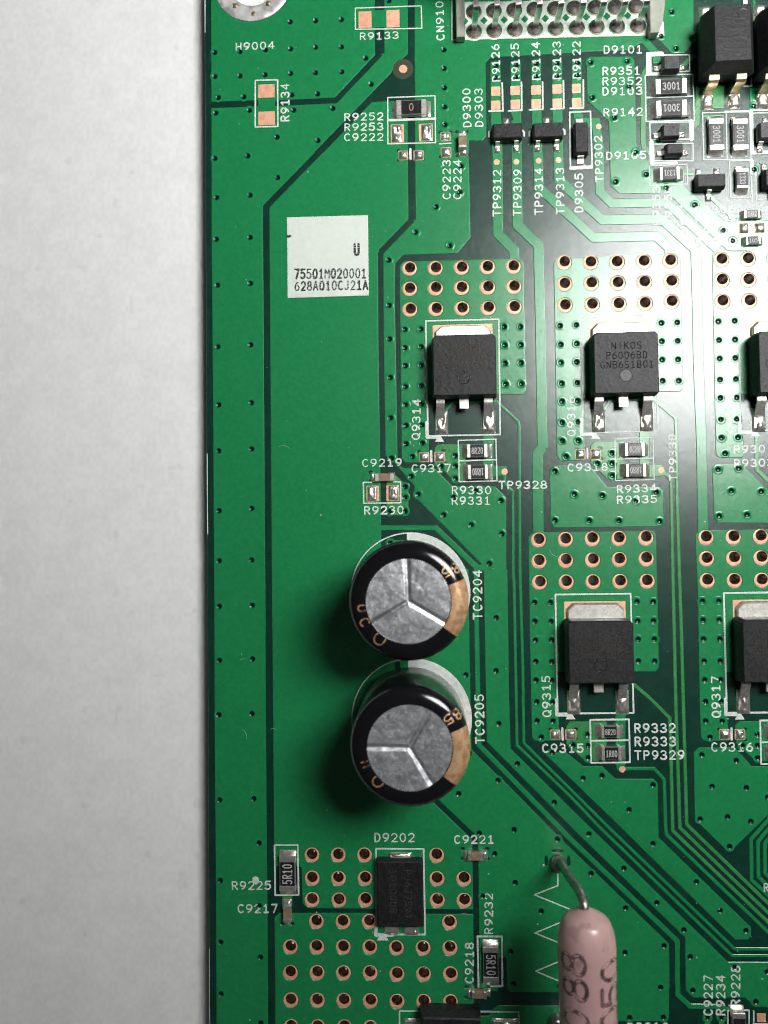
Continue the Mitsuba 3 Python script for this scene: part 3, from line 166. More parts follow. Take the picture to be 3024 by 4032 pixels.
def inset(r, d):
    a, b = np.roll(r, 1, 0), np.roll(r, -1, 0)
    e0, e1 = r - a, b - r
    n0 = np.stack([-e0[:, 1], e0[:, 0]], 1) / np.maximum(np.linalg.norm(e0, axis=1, keepdims=True), 1e-9)
    n1 = np.stack([-e1[:, 1], e1[:, 0]], 1) / np.maximum(np.linalg.norm(e1, axis=1, keepdims=True), 1e-9)
    m = n0 + n1
    m = m / np.maximum((m * m).sum(1, keepdims=True) / 2, 0.7)
    return r + m * d
def plate(poly, steps):
    """A flat piece with shaped rims: steps = [(inset, z), ...] from the foot of the wall to the rim of the top face."""
    V, Fs, at = [], [], 0
    for p in polys(poly):
        rs = rings_of(p)
        levels = []
        for d, z in steps:
            lv = []
            for r in rs:
                q = inset(r, d) if d else r
                V.append(np.column_stack([q, np.full(len(q), z)])); lv.append((at, len(q))); at += len(q)
            levels.append(lv)
        for lo, hi in zip(levels, levels[1:]):
            for (a, n), (b, _) in zip(lo, hi):
                i = np.arange(n); j = (i + 1) % n
                Fs.append(np.vstack([np.stack([a + i, a + j, b + j], 1), np.stack([a + i, b + j, b + i], 1)]))
        d, z = steps[-1]
        lid = Polygon(*[(q[0], q[1:]) for q in [[inset(r, d) if d else r for r in rs]]][0])
        lid = lid if lid.is_valid else lid.buffer(0)
        x0, y0, x1, y1 = lid.bounds
        nx, ny = max(1, int((x1 - x0) // 9)), max(1, int((y1 - y0) // 9))
        xs, ys = np.linspace(x0, x1, nx + 1), np.linspace(y0, y1, ny + 1)
        for tile in [lid] if nx * ny == 1 else [lid.intersection(sbox(xs[a], ys[b], xs[a + 1], ys[b + 1])) for a in range(nx) for b in range(ny)]:
            for piece in polys(tile):
                c, t = cap(rings_of(piece))
                k = np.cross(c[t[:, 1]] - c[t[:, 0]], c[t[:, 2]] - c[t[:, 0]])
                t = np.where(k[:, None] < 0, t[:, ::-1], t)
                V.append(np.column_stack([c, np.full(len(c), z)])); Fs.append(t + at); at += len(c)
    return np.vstack(V), np.vstack(Fs)
def slab(poly, z0, z1): return plate(poly, [(0, z0), (0, z1)])
def join(meshes):
    V, Fs, at = [], [], 0
    for m in meshes:
        v, f = (m if isinstance(m, tuple) else (np.asarray(m.vertices), np.asarray(m.faces)))
        V.append(v); Fs.append(f + at); at += len(v)
    return np.vstack(V), np.vstack(Fs)
def place(mesh, x=0, y=0, z=0, ang=0):
    v, f = mesh if isinstance(mesh, tuple) else (np.asarray(mesh.vertices), np.asarray(mesh.faces))
    c, s = math.cos(math.radians(ang)), math.sin(math.radians(ang))
    v = np.asarray(v, float)
    return np.column_stack([v[:, 0] * c - v[:, 1] * s + x, v[:, 0] * s + v[:, 1] * c + y, v[:, 2] + z]), f
def hull(points):
    h = trimesh.Trimesh(np.asarray(points, float), process=False).convex_hull
    return np.asarray(h.vertices), np.asarray(h.faces)
def rbox(sx, sy, z0, z1, c=0.05, top=0.0, x=0.0, y=0.0):
    """A block with chamfered edges; top: how much each side leans in towards the top."""
    P = []
    for a in (-1, 1):
        for b in (-1, 1):
            for z, s, t in ((z0, 1, 0.0), (z1, -1, top)):
                X, Y = a * (sx / 2 - t), b * (sy / 2 - t)
                P += [(X - a * c, Y - b * c, z), (X, Y - b * c, z + s * c), (X - a * c, Y, z + s * c), (X - a * c * .3, Y - b * c * .3, z + s * c)]
    v, f = hull(P)
    return v + [x, y, 0], f
def moulded(sx, sy, z0, zm, z1, draft_low, draft_up, c=0.08, cx=0.0):
    """A moulded package: widest at the parting line zm; cx: how far the two rear corners are cut."""
    P = []
    for z, d, k in ((z0, draft_low, 0), (zm - .02, 0, 0), (zm + .02, 0, 0), (z1 - c, draft_up * (1 - c / (z1 - zm)), 0), (z1, draft_up + c, 1)):
        X, Y = sx / 2 - d, sy / 2 - d
        r = 0.06 + cx
        P += [(-X + .06, -Y, z), (-X, -Y + .06, z), (X - .06, -Y, z), (X, -Y + .06, z), (-X + r, Y, z), (-X, Y - r, z), (X - r, Y, z), (X, Y - r, z)]
    return hull(P)
def strip(path, w, t):
    """A flat metal lead of width w and thickness t; path: points (along, z). Returned along +y, centred on x = 0."""
    path = np.asarray(path, float)
    for _ in range(2):   # round the bends
        a, b = path[:-1], path[1:]
        path = np.vstack([path[:1], np.stack([a * .75 + b * .25, a * .25 + b * .75], 1).reshape(-1, 2)[1:-1], path[-1:]])
    line = LineString(path).buffer(t / 2, cap_style='flat', join_style='round', quad_segs=3)
    m = trimesh.creation.extrude_polygon(line, w, engine='earcut')
    v = np.asarray(m.vertices)
    return np.column_stack([v[:, 2] - w / 2, v[:, 0], v[:, 1]]), np.asarray(m.faces)[:, ::-1]
def turn(mesh, ang): return place(mesh, ang=ang)
def lathe(profile, n=64, a0=0.0, a1=360.0, cx=0.0, cy=0.0):
    full = a1 - a0 >= 359.9
    k = n if full else n + 1
    th = np.radians(np.linspace(a0, a1, n + 1))[:k]
    P = np.asarray(profile, float)
    v = np.concatenate([np.column_stack([r * np.cos(th) + cx, r * np.sin(th) + cy, np.full(k, z)]) for r, z in P])
    f = []
    for i in range(len(P) - 1):
        for j in range(n):
            a, b = i * k + j, i * k + (j + 1) % k
            f += [(a, b, b + k), (a, b + k, a + k)]
    return v, np.array(f)
def dome(sx, sy, h, n=9, z=0.05, power=2.6, rough=0.0, seed=0):
    g = np.linspace(-1, 1, n)
    U, W = np.meshgrid(g, g, indexing='ij')
    Zs = h * np.clip(1 - np.abs(U) ** power, 0, 1) ** .6 * np.clip(1 - np.abs(W) ** power, 0, 1) ** .6
    if rough: Zs = Zs * (1 + rough * (meshkit.fbm(np.stack([U * 1.7 + seed, W * 1.7, U * 0 + seed * 3.1], -1), 2) - .5) * 2)
    v = np.stack([U * sx / 2, W * sy / 2, Zs + z], -1).reshape(-1, 3)
    i = np.arange(n * n).reshape(n, n)
    a, b, c, d = i[:-1, :-1].ravel(), i[1:, :-1].ravel(), i[1:, 1:].ravel(), i[:-1, 1:].ravel()
    return v, np.vstack([np.stack([a, b, c], 1), np.stack([a, c, d], 1)])
def fillet(w, length, h, seed=0):
    """Solder running from a terminal (at x = 0) down to its pad (towards +x)."""
    n, m = 7, 7
    t, u = np.meshgrid(np.linspace(0, 1, n), np.linspace(-1, 1, m), indexing='ij')
    wob = meshkit.fbm(np.stack([t * 2 + seed, u * 1.3, u * 0 + seed], -1), 2)
    zs = .05 + h * (1 - t) ** 1.7 * (1 - .35 * np.abs(u) ** 3) * (0.75 + .5 * wob) + .05 * np.sqrt(np.clip(1 - t ** 4, 0, 1)) * np.sqrt(np.clip(1 - np.abs(u) ** 6, 0, 1))
    v = np.stack([t * length, u * w / 2, zs], -1).reshape(-1, 3)
    i = np.arange(n * m).reshape(n, m)
    a, b, c, d = i[:-1, :-1].ravel(), i[1:, :-1].ravel(), i[1:, 1:].ravel(), i[:-1, 1:].ravel()
    return v, np.vstack([np.stack([a, b, c], 1), np.stack([a, c, d], 1)])
def tube(path, r, n=12, close=True):
    P = np.asarray(path, float); r = np.broadcast_to(r, len(P))
    tg = np.gradient(P, axis=0); tg /= np.linalg.norm(tg, axis=1, keepdims=True)
    side = np.cross(tg[0], [0.31, 0.12, 0.94]); side /= np.linalg.norm(side)
    V = []
    for p, t, q in zip(P, tg, r):
        side = side - t * (side @ t); side /= np.linalg.norm(side)
        o = np.cross(t, side); th = np.arange(n) * 2 * np.pi / n
        V.append(p + q * (np.cos(th)[:, None] * side + np.sin(th)[:, None] * o))
    f = []
    for i in range(len(P) - 1):
        for j in range(n):
            a, b = i * n + j, i * n + (j + 1) % n
            f += [(a, b, b + n), (a, b + n, a + n)]
    V = np.vstack(V)
    if close:
        V = np.vstack([V, P[0], P[-1]]); k = len(V)
        f += [(j2, j, k - 2) for j in range(n) for j2 in [(j + 1) % n]] + [((len(P) - 1) * n + j, (len(P) - 1) * n + (j + 1) % n, k - 1) for j in range(n)]
    return V, np.array(f)
def smooth_path(P, k=6):
    P = np.asarray(P, float); Q = np.vstack([2 * P[0] - P[1], P, 2 * P[-1] - P[-2]]); out = []
    for i in range(1, len(Q) - 2):
        for t in np.linspace(0, 1, k, endpoint=False):
            a, b, c, d = Q[i - 1:i + 3]
            out.append(.5 * (2 * b + (c - a) * t + (2 * a - 5 * b + 4 * c - d) * t * t + (3 * b - a - 3 * c + d) * t ** 3))
    return np.array(out + [P[-1]])

# ------------------------------------------------------------------ stroke lettering
def arc(cx, cy, rx, ry, a0, a1, n=12):
    return [(cx + rx * math.cos(math.radians(a)), cy + ry * math.sin(math.radians(a))) for a in np.linspace(a0, a1, n)]
six = [arc(.31, .3, .29, .3, 0, 360, 18), arc(.62, .32, .60, .66, 108, 180, 8)]
GLYPH = {
 '0': [arc(.31, .5, .29, .5, 0, 360, 20)], 'O': [arc(.31, .5, .31, .5, 0, 360, 20)],
 '1': [[(.10, .80), (.32, 1), (.32, 0)], [(.10, 0), (.54, 0)]],
 '2': [arc(.31, .71, .28, .29, 165, -35, 12) + [(.03, 0), (.60, 0)]],
 '3': [arc(.28, .75, .27, .25, 155, -90, 12), arc(.28, .25, .31, .25, 90, -155, 12)],
 '4': [[(.46, 0), (.46, 1), (.0, .3), (.62, .3)]],
 '5': [[(.56, 1), (.08, 1), (.05, .56)] + arc(.27, .32, .32, .32, 120, -145, 12)],
 '6': six, '9': [[(.62 - x, 1 - y) for x, y in s] for s in six],
 '7': [[(.02, 1), (.60, 1), (.24, 0)]],
 '8': [arc(.31, .75, .24, .25, 0, 360, 16), arc(.31, .25, .30, .25, 0, 360, 16)],
 'A': [[(0, 0), (.31, 1), (.62, 0)], [(.1, .32), (.52, .32)]],
 'B': [[(.04, 0), (.04, 1)] + arc(.33, .76, .24, .24, 90, -90, 9) + [(.04, .52), (.33, .52)] + arc(.33, .26, .28, .26, 90, -90, 9) + [(.04, 0)]],
 'C': [arc(.34, .5, .32, .5, 50, 310, 16)], 'D': [[(.05, 0), (.05, 1), (.25, 1)] + arc(.25, .5, .34, .5, 90, -90, 12) + [(.05, 0)]],
 'G': [arc(.34, .5, .32, .5, 50, 330, 16) + [(.62, .45), (.38, .45)]], 'H': [[(.04, 0), (.04, 1)], [(.58, 0), (.58, 1)], [(.04, .5), (.58, .5)]],
 'I': [[(.31, 0), (.31, 1)]], 'J': [[(.5, 1), (.5, .25)] + arc(.27, .25, .23, .25, 0, -170, 9)],
 'K': [[(.04, 0), (.04, 1)], [(.58, 1), (.04, .45)], [(.2, .6), (.6, 0)]], 'M': [[(0, 0), (0, 1), (.31, .5), (.62, 1), (.62, 0)]],
 'N': [[(.04, 0), (.04, 1), (.58, 0), (.58, 1)]], 'P': [[(.05, 0), (.05, 1), (.32, 1)] + arc(.32, .74, .27, .26, 90, -90, 9) + [(.05, .48)]],
 'Q': [arc(.31, .5, .31, .5, 0, 360, 20), [(.40, .25), (.64, -.06)]],
 'R': [[(.05, 0), (.05, 1), (.32, 1)] + arc(.32, .75, .26, .25, 90, -90, 9) + [(.05, .5)], [(.28, .5), (.60, 0)]],
 'S': [arc(.31, .75, .27, .25, 40, 270, 12)[:-1] + arc(.31, .25, .28, .25, 90, -140, 12)], 'T': [[(0, 1), (.62, 1)], [(.31, 1), (.31, 0)]],
 'U': [[(.04, 1), (.04, .3)] + arc(.31, .3, .27, .3, 180, 360, 10) + [(.58, 1)]], 'V': [[(0, 1), (.31, 0), (.62, 1)]], 'X': [[(0, 0), (.62, 1)], [(0, 1), (.62, 0)]],
 '+': [[(.31, .3), (.31, .7)], [(.11, .5), (.51, .5)]], ' ': []}
def lettering(text, a, b, h, stroke, wobble=0.0):
    """The outline of a line of lettering whose mid height runs from a to b, capitals h tall."""
    a, b = np.asarray(a, float), np.asarray(b, float)
    L = np.linalg.norm(b - a); u = (b - a) / L; v = np.array([-u[1], u[0]])
    adv = L / (len(text) - 1 + .66) if len(text) > 1 else L / .66
    shapes = []
    for i, ch in enumerate(text):
        for st in GLYPH[ch]:
            q = np.asarray(st) * [adv / .62 * .66, h] + [i * adv, -h / 2]
            q = a + q[:, :1] * u + q[:, 1:] * v
            shapes.append(LineString(q).buffer(stroke / 2 * (1 + wobble * rnd.uniform(-1, 1)), quad_segs=3))
    return unary_union(shapes)

# ------------------------------------------------------------------ paper under the board, lamp out of frame
g = np.linspace(-260, 260, 3)
X, Y = np.meshgrid(g, g, indexing='ij')
q = np.arange(9).reshape(3, 3)
add('tabletop', (np.stack([X, Y, X * 0 - 1.85], -1).reshape(-1, 3), np.vstack([np.stack([q[:-1, :-1].ravel(), q[1:, :-1].ravel(), q[1:, 1:].ravel()], 1), np.stack([q[:-1, :-1].ravel(), q[1:, 1:].ravel(), q[:-1, 1:].ravel()], 1)])), PAPER)
labels['tabletop'] = {'label': 'white paper sheet on the table, left of the circuit board', 'category': 'paper', 'kind': 'structure'}
lamp = thing('desk_lamp', 'round desk lamp out of the photo, above its upper right corner', 'lamp')
aim = np.array([35.0, 74.0, 0.0]) - LAMP_AT; aim /= np.linalg.norm(aim)
frame = trimesh.geometry.align_vectors([0, 0, 1], aim)
def lamp_part(key, profile, material, emit=None):
    v, f = lathe(profile, 48)
    v = np.asarray(v) @ frame[:3, :3].T + LAMP_AT
    k = add(key, (v, f), material, smooth=40)
    if emit: scene[k]['emitter'] = {'type': 'area', 'radiance': rgb(*emit)}
lamp_part(lamp + '__diffuser', [(LAMP_R, 0), (LAMP_R * .5, .2), (.01, .3)], LAMP_METAL, (LAMP_POWER, LAMP_POWER, LAMP_POWER * .985))
lamp_part(lamp + '__shade', [(LAMP_R + 1, 20), (LAMP_R + 1, -6), (LAMP_R * .7, -30), (12, -42), (.01, -42)], LAMP_METAL)

# ------------------------------------------------------------------ the circuit board
board = thing('circuit_board', 'green circuit board with white lettering, lying on white paper', 'circuit board')
B = board + '__'
HOLE_OFF, HOLE_R, RING_R, VIA_R = (0.06, 0.11), 0.50, 0.715, 0.235
outline = Polygon([(-17.85, 58), (60, 58), (60, -62), (-18.0, -62)])
PL = PLAN
edge_x = [p for p in PL['cu'][0][1]]
outline = Polygon([(edge_x[0][0] + 2.72, edge_x[0][1]), (60, 58), (60, -62), (edge_x[-1][0] + 3.15, edge_x[-1][1])])
via_pts = PL['vias']
holes = [(x + HOLE_OFF[0] + rnd.uniform(-.025, .025), y + HOLE_OFF[1] + rnd.uniform(-.025, .025)) for x, y in PL['holes']]
filled = [(x + HOLE_OFF[0] * .3 + rnd.uniform(-.03, .03), y + HOLE_OFF[1] + rnd.uniform(-.03, .03)) for x, y in PL['filled']]
via_cut = unary_union([Point(x, y).buffer(VIA_R - .01, quad_segs=4) for x, y in via_pts])
mx, my, mr, mh = PL['mount']
drill = unary_union([Point(x, y).buffer(HOLE_R, quad_segs=6) for x, y in holes + filled] + [Point(mx, my).buffer(mh, quad_segs=16)])
copper = outline
for kind, pts, w in PL['cu']:
    if kind == 2: copper = copper.difference(affinity.translate(affinity.scale(Point(0, 0).buffer(1, quad_segs=4), w[0], w[1]), *pts[0])); continue
    s = LineString(pts).buffer(w / 2, cap_style='flat', join_style='mitre') if w else Polygon(pts).buffer(0)
    copper = copper.difference(s) if kind == 0 else copper.union(s)
halo = Point(PL['dots'][0][0], PL['dots'][0][1]).buffer(1.02, quad_segs=12)
copper = copper.intersection(outline).difference(halo)
copper = copper.buffer(-.05, join_style='round', quad_segs=2).buffer(.10, join_style='round', quad_segs=2).buffer(-.05, join_style='round', quad_segs=2).simplify(.008)
copper = copper.difference(via_cut).difference(unary_union([Point(x, y).buffer(RING_R + .012, quad_segs=8) for x, y in PL['holes'] + PL['filled']])).difference(Point(mx, my).buffer(mr + .02, quad_segs=24))
add(B + 'laminate', plate(outline.difference(via_cut).difference(drill), [(0, -1.55), (0, -.03), (.03, 0)]), BARE)
add(B + 'cut_edge', slab(outline.buffer(-.01).difference(outline.buffer(-.05)).difference(sbox(-15, -80, 70, 80)), -1.6, -.04), EDGE)
add(B + 'underside', slab(outline.difference(drill).buffer(-.02), -1.58, -1.552), EDGE)
z_rim = [(0, 0.0), (.012, .028), (.04, .047), (.065, .05)]
for p in polys(copper):
    wide = p.area > 12 and p.buffer(-.35).area > .3 * p.area
    add(B + ('copper_area' if wide else 'copper_track'), plate(p, z_rim), MASK if wide else TRACK)
# vias: the mask sags into each of them
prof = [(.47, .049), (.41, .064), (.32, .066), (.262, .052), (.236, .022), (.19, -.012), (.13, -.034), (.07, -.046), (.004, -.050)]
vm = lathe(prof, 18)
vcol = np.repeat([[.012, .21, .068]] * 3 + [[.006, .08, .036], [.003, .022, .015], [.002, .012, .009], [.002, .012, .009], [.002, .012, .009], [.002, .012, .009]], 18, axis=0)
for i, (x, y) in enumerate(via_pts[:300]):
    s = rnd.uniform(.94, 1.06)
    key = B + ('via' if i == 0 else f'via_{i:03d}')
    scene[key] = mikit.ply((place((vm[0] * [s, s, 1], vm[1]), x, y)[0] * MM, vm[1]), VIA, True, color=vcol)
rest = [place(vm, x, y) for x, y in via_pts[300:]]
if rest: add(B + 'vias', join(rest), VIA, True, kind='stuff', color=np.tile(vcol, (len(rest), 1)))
# plated holes: a copper ring, a barrel, and where it is stopped, brown resin
def ring_mesh(c0, c1):
    n = 28; th = np.arange(n) * 2 * np.pi / n; cs = np.stack([np.cos(th), np.sin(th)], 1)
    lv = [(c0, RING_R, .012), (c0, RING_R - .02, .034), (c1, HOLE_R + .055, .040), (c1, HOLE_R + .02, .030), (c1, HOLE_R, -.02)]
    v = np.vstack([np.column_stack([np.asarray(c) + cs * r, np.full(n, z)]) for c, r, z in lv])
    f = [(k * n + j, k * n + (j + 1) % n, (k + 1) * n + (j + 1) % n) for k in range(4) for j in range(n)] + [(k * n + j, (k + 1) * n + (j + 1) % n, (k + 1) * n + j) for k in range(4) for j in range(n)]
    return v, np.array(f)
for c0, c1 in zip(PL['holes'], holes):
    k = add(B + 'plated_hole', ring_mesh(c0, c1), COPPER, 40)
    add(k + '__barrel', lathe([(HOLE_R, -.02), (HOLE_R, -1.6)], 28, cx=c1[0], cy=c1[1]), BARREL, True)
for i, (c0, c1) in enumerate(zip(PL['filled'], filled)):
    k = add(B + 'stopped_hole', ring_mesh(c0, c1), COPPER, 40)
    add(k + '__barrel', lathe([(HOLE_R, -.02), (HOLE_R, -.6)], 28, cx=c1[0], cy=c1[1]), BARREL, True)
    v, f = lathe([(HOLE_R, -.16), (.40, -.10), (.28, -.03), (.14, .0), (.004, .005)], 24, cx=c1[0], cy=c1[1])
    v = v + np.column_stack([np.zeros((len(v), 2)), (meshkit.fbm(np.column_stack([v[:, :2] * 5, v[:, 2] * 0 + i]), 2) - .5) * .16 - rnd.uniform(0, .16)])
    add(k + '__resin_plug', (v, f), RESIN, True)
# the mounting hole and its tinned ring
n = 56
v, f = lathe([(mr, .03), (mr - .05, .09), (mr - .45, .16), (mh + .5, .15), (mh + .12, .08), (mh + .02, 0)], n, cx=mx, cy=my)
v[:, 2] += np.where(v[:, 2] > .06, (meshkit.fbm(np.column_stack([v[:, :2] * 1.1, v[:, 2] * 0]), 3) - .5) * .35, 0)
mk = add(B + 'mounting_ring', (v, f), MATT, True, label='tinned ring of the mounting hole at the top edge')
add(mk + '__wall', lathe([(mh, 0), (mh, -1.6)], n, cx=mx, cy=my), BARE, True)
for ax, ay in ((-1.75, -2.35), (1.6, -2.3), (.1, -3.3)):
    add(mk + '__dimple', place(dome(.5, .5, .12, 9, .16), mx + ax, my + ay), GOLD, True)
# bare pads, test points, solder mounds
for cx, cy, w, h in PL['bare']: add(B + 'bare_pad', plate(sbox(cx - w / 2, cy - h / 2, cx + w / 2, cy + h / 2).buffer(-.06).buffer(.06, quad_segs=3), [(0, .0), (.015, .054), (.03, .058)]), COPPER)
for i, (cx, cy, r) in enumerate(PL['dots']): add(B + ('alignment_mark' if i == 0 else 'test_point'), plate(Point(cx, cy).buffer(r, quad_segs=10), [(0, 0), (.015, .054), (.03, .058)]), COPPER)
add(B + 'mark_clearing', slab(halo.difference(Point(*PL['dots'][0][:2]).buffer(.43)), -.01, .006), HALO)
for i, (cx, cy, w, h) in enumerate(PL['mounds']):
    add(B + 'solder_pad', plate(sbox(cx - w / 2 - .05, cy - h / 2 - .05, cx + w / 2 + .05, cy + h / 2 + .05).buffer(-.1).buffer(.1, quad_segs=3), [(0, .0), (.015, .054), (.03, .058)]), COPPER)
    big = w * h > 1.2
    sx = .82 if big else 1
    add(B + 'solder_mound', place(dome(w * sx, h, .20 if big else .30, 13, .055, 4.0 if big else 2.6, .9 if big else .35, i * 1.7), cx + (.06 if i % 2 else -.06) * (w if big else 0), cy), SOLDER, True)
for cx, cy, w, h in PL['mlcc_pads']: add(B + 'solder_mound', place(dome(w * 1.1, h * 1.1, .28, 11, .05, 2.6, .4, cx), cx, cy), SOLDER, True)
# white print
blank = unary_union([Point(x, y).buffer(.21, quad_segs=4) for x, y in via_pts])
def ink(name, shape, label=None):
    shape = shape.intersection(outline.buffer(-.01))
    for m in ([shape] if polys(shape) else []):
        add(B + name, plate(MultiPolygon(polys(m)), [(0, .0), (.008, .066), (.02, .071)]), INK, label=label)
for t, a, b, h in PL['text']: ink('lettering', lettering(t, a, b, h * .96, h * .195, .16).difference(blank), f'white lettering {t}')
edge_lines = []
for kind, pts, w in PL['silk']:
    s = Polygon(pts).buffer(0) if kind == 2 else (LineString(pts + pts[:1]) if kind == 1 else LineString(pts)).buffer(w / 2 * 1.08, quad_segs=3, join_style='round')
    ink('printed_line' if kind != 2 else 'printed_mark', s.difference(blank))
for x, y in PL['caps']:
    ring = Point(x, y).buffer(5.82, quad_segs=24).difference(Point(x, y).buffer(5.68, quad_segs=24))
    ink('printed_circle', ring.union(Point(x, y).buffer(5.74, quad_segs=24).intersection(sbox(x - .25, y - 9, x + 9, y + 9))))
pads = PL['pads']; pads2 = PL['pads2']
field = Polygon(PL['field']).union(unary_union([Point(*p).buffer(1.0, quad_segs=8) for p in pads + pads2]))
field = field.difference(unary_union([Point(*p).buffer(.78, quad_segs=8) for p in pads + pads2])).difference(unary_union([Polygon([(x + .36, y), (x, y + .38), (x - .36, y), (x, y - .38)]) for x, y in PL['dia']]))
ink('printed_field', field.buffer(.03).buffer(-.03))

# ------------------------------------------------------------------ chip resistors
def chip_resistor(cx, cy, w, h, z, mark, ang, label, tone):
    upright = h > w
    L, W = (h, w) if upright else (w, h)
    a = 90 if upright else 0
    t = thing('chip_resistor', label, 'resistor')
    P = lambda m: place(m, cx, cy, 0, a)
    term = min(.52, L * .17)
    add(t + '__body', P(rbox(L - .1, W * .97, .08, z - .03, .03)), ALUMINA)
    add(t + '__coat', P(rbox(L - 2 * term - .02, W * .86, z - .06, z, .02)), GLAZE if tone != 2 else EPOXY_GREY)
    for s in (-1, 1):
        add(t + '__terminal', P(rbox(term, W, .05, z + .015, .035, x=s * (L - term) / 2)), GOLD if 'gold' in label else TIN)
        fl = fillet(W * 1.02, .48 if z > .5 else .3, z * .62, cx + s)
        add(t + '__solder', P(place(fl, s * (L / 2 - .02), 0, 0, 0 if s > 0 else 180)), SOLDER, True)
    if mark:
        mh, ml = W * .44, (L - 2 * term) * (.80 if len(mark) > 2 else .2)
        u = np.array([math.cos(math.radians(ang)), math.sin(math.radians(ang))])
        c = np.array([cx, cy])
        add(t + '__marking', slab(lettering(mark, c - u * ml / 2, c + u * ml / 2, mh * (1.25 if tone == 3 else 1), mh * (.17 if tone == 3 else .14)), z - .01, z + .012), {0: MARK, 1: MARK_GOLD, 2: MARK, 3: MARK}[tone])
for c in PL['chips']: chip_resistor(*c)

# ------------------------------------------------------------------ ceramic capacitors
for cx, cy, w, h, z, upright, label in PL['mlcc']:
    L, W = (h, w) if upright else (w, h)
    t = thing('ceramic_capacitor', label, 'capacitor')
    a = 90 if upright else 0
    P = lambda m: place(m, cx, cy, 0, a)
    add(t + '__body', P(rbox(L * .62, W * .96, .08, z - .02, .05)), MLCC)
    for s in (-1, 1): add(t + '__terminal', P(rbox(L * .24, W, .05, z, .07, x=s * L * .38)), TIN)

# ------------------------------------------------------------------ small diodes and transistors
def gull(t, x, y, ang, reach, z, w, drop=.12, m=LEG, thick=.13, foot=.45):
    s0 = reach - foot
    add(t + '__leg', place(strip([(-.15, z), (s0 * .35, z), (s0 * .75, drop), (reach, drop)], w, thick), x, y, 0, ang), m, 30)
for cx, cy, w, h, z, vert, marks, band, label in PL['sod']:
    t = thing('diode', label, 'diode')
    grey = bool(marks[0])
    add(t + '__body', place(moulded(w + .22, h + .26, .08, z * .45, z, .05, .11, .05), cx, cy), EPOXY_GREY if grey else EPOXY)
    if vert:
        for s in (-1, 1):
            gull(t, cx, cy + s * (h / 2 + .1), 0 if s > 0 else 180, .68, z * .42, .62)
            add(t + '__solder', place(dome(.8, .55, .16, 9, .05, 2.6, .4, cx + s), cx, cy + s * (h / 2 + .62)), SOLDER, True)
    else:
        for s in (-1, 1):
            gull(t, cx + s * (w / 2 + .08), cy - .05, -90 * s, .62, z * .42, .45)
            add(t + '__solder', place(dome(.62, .62, .20, 9, .05, 2.2, .4, cx + s), cx + s * (w / 2 + .55), cy - .08), SOLDER, True)
    if band: add(t + '__band', slab(sbox(cx + band * w * .36 - .03, cy - h / 2 + .04, cx + band * w * .36 + .03, cy + h / 2 - .04), z - .01, z + .008), MARK_BLACK if grey else MARK_LASER)
    if grey:
        for k, m in enumerate(marks):
            flip = band > 0
            yy = cy + (.24 if k == 0 else -.26) * (-1 if flip else 1); xx = cx - .1 + (.0 if flip else (-.1 if k == 0 else .3))
            a, b = (xx - .36, yy), (xx + .36, yy)
            if len(m) == 2: a, b = (xx - .26, yy), (xx + .26, yy)
            if flip: a, b = b, a
            add(t + '__marking', slab(lettering(m, a, b, .36, .06), z - .01, z + .010), MARK_BLACK)
for cx, cy, w, h, z, flip, label in PL['sot']:
    t = thing('small_transistor', label, 'transistor')
    add(t + '__body', place(moulded(w + .2, h + .2, .08, z * .5, z, .06, .10, .06), cx, cy), EPOXY_GREY if label.startswith('grey') else EPOXY)
    s = -1 if flip else 1
    for dx, sy in ((0, s), (-w * .335, -s), (w * .335, -s)):
        gull(t, cx + dx, cy + sy * (h / 2 + .08), 0 if sy > 0 else 180, .72, z * .5, .42)
        add(t + '__solder', place(dome(.62, .6, .2, 9, .05, 2.4, .4, cx + dx), cx + dx, cy + sy * (h / 2 + .72)), SOLDER, True)

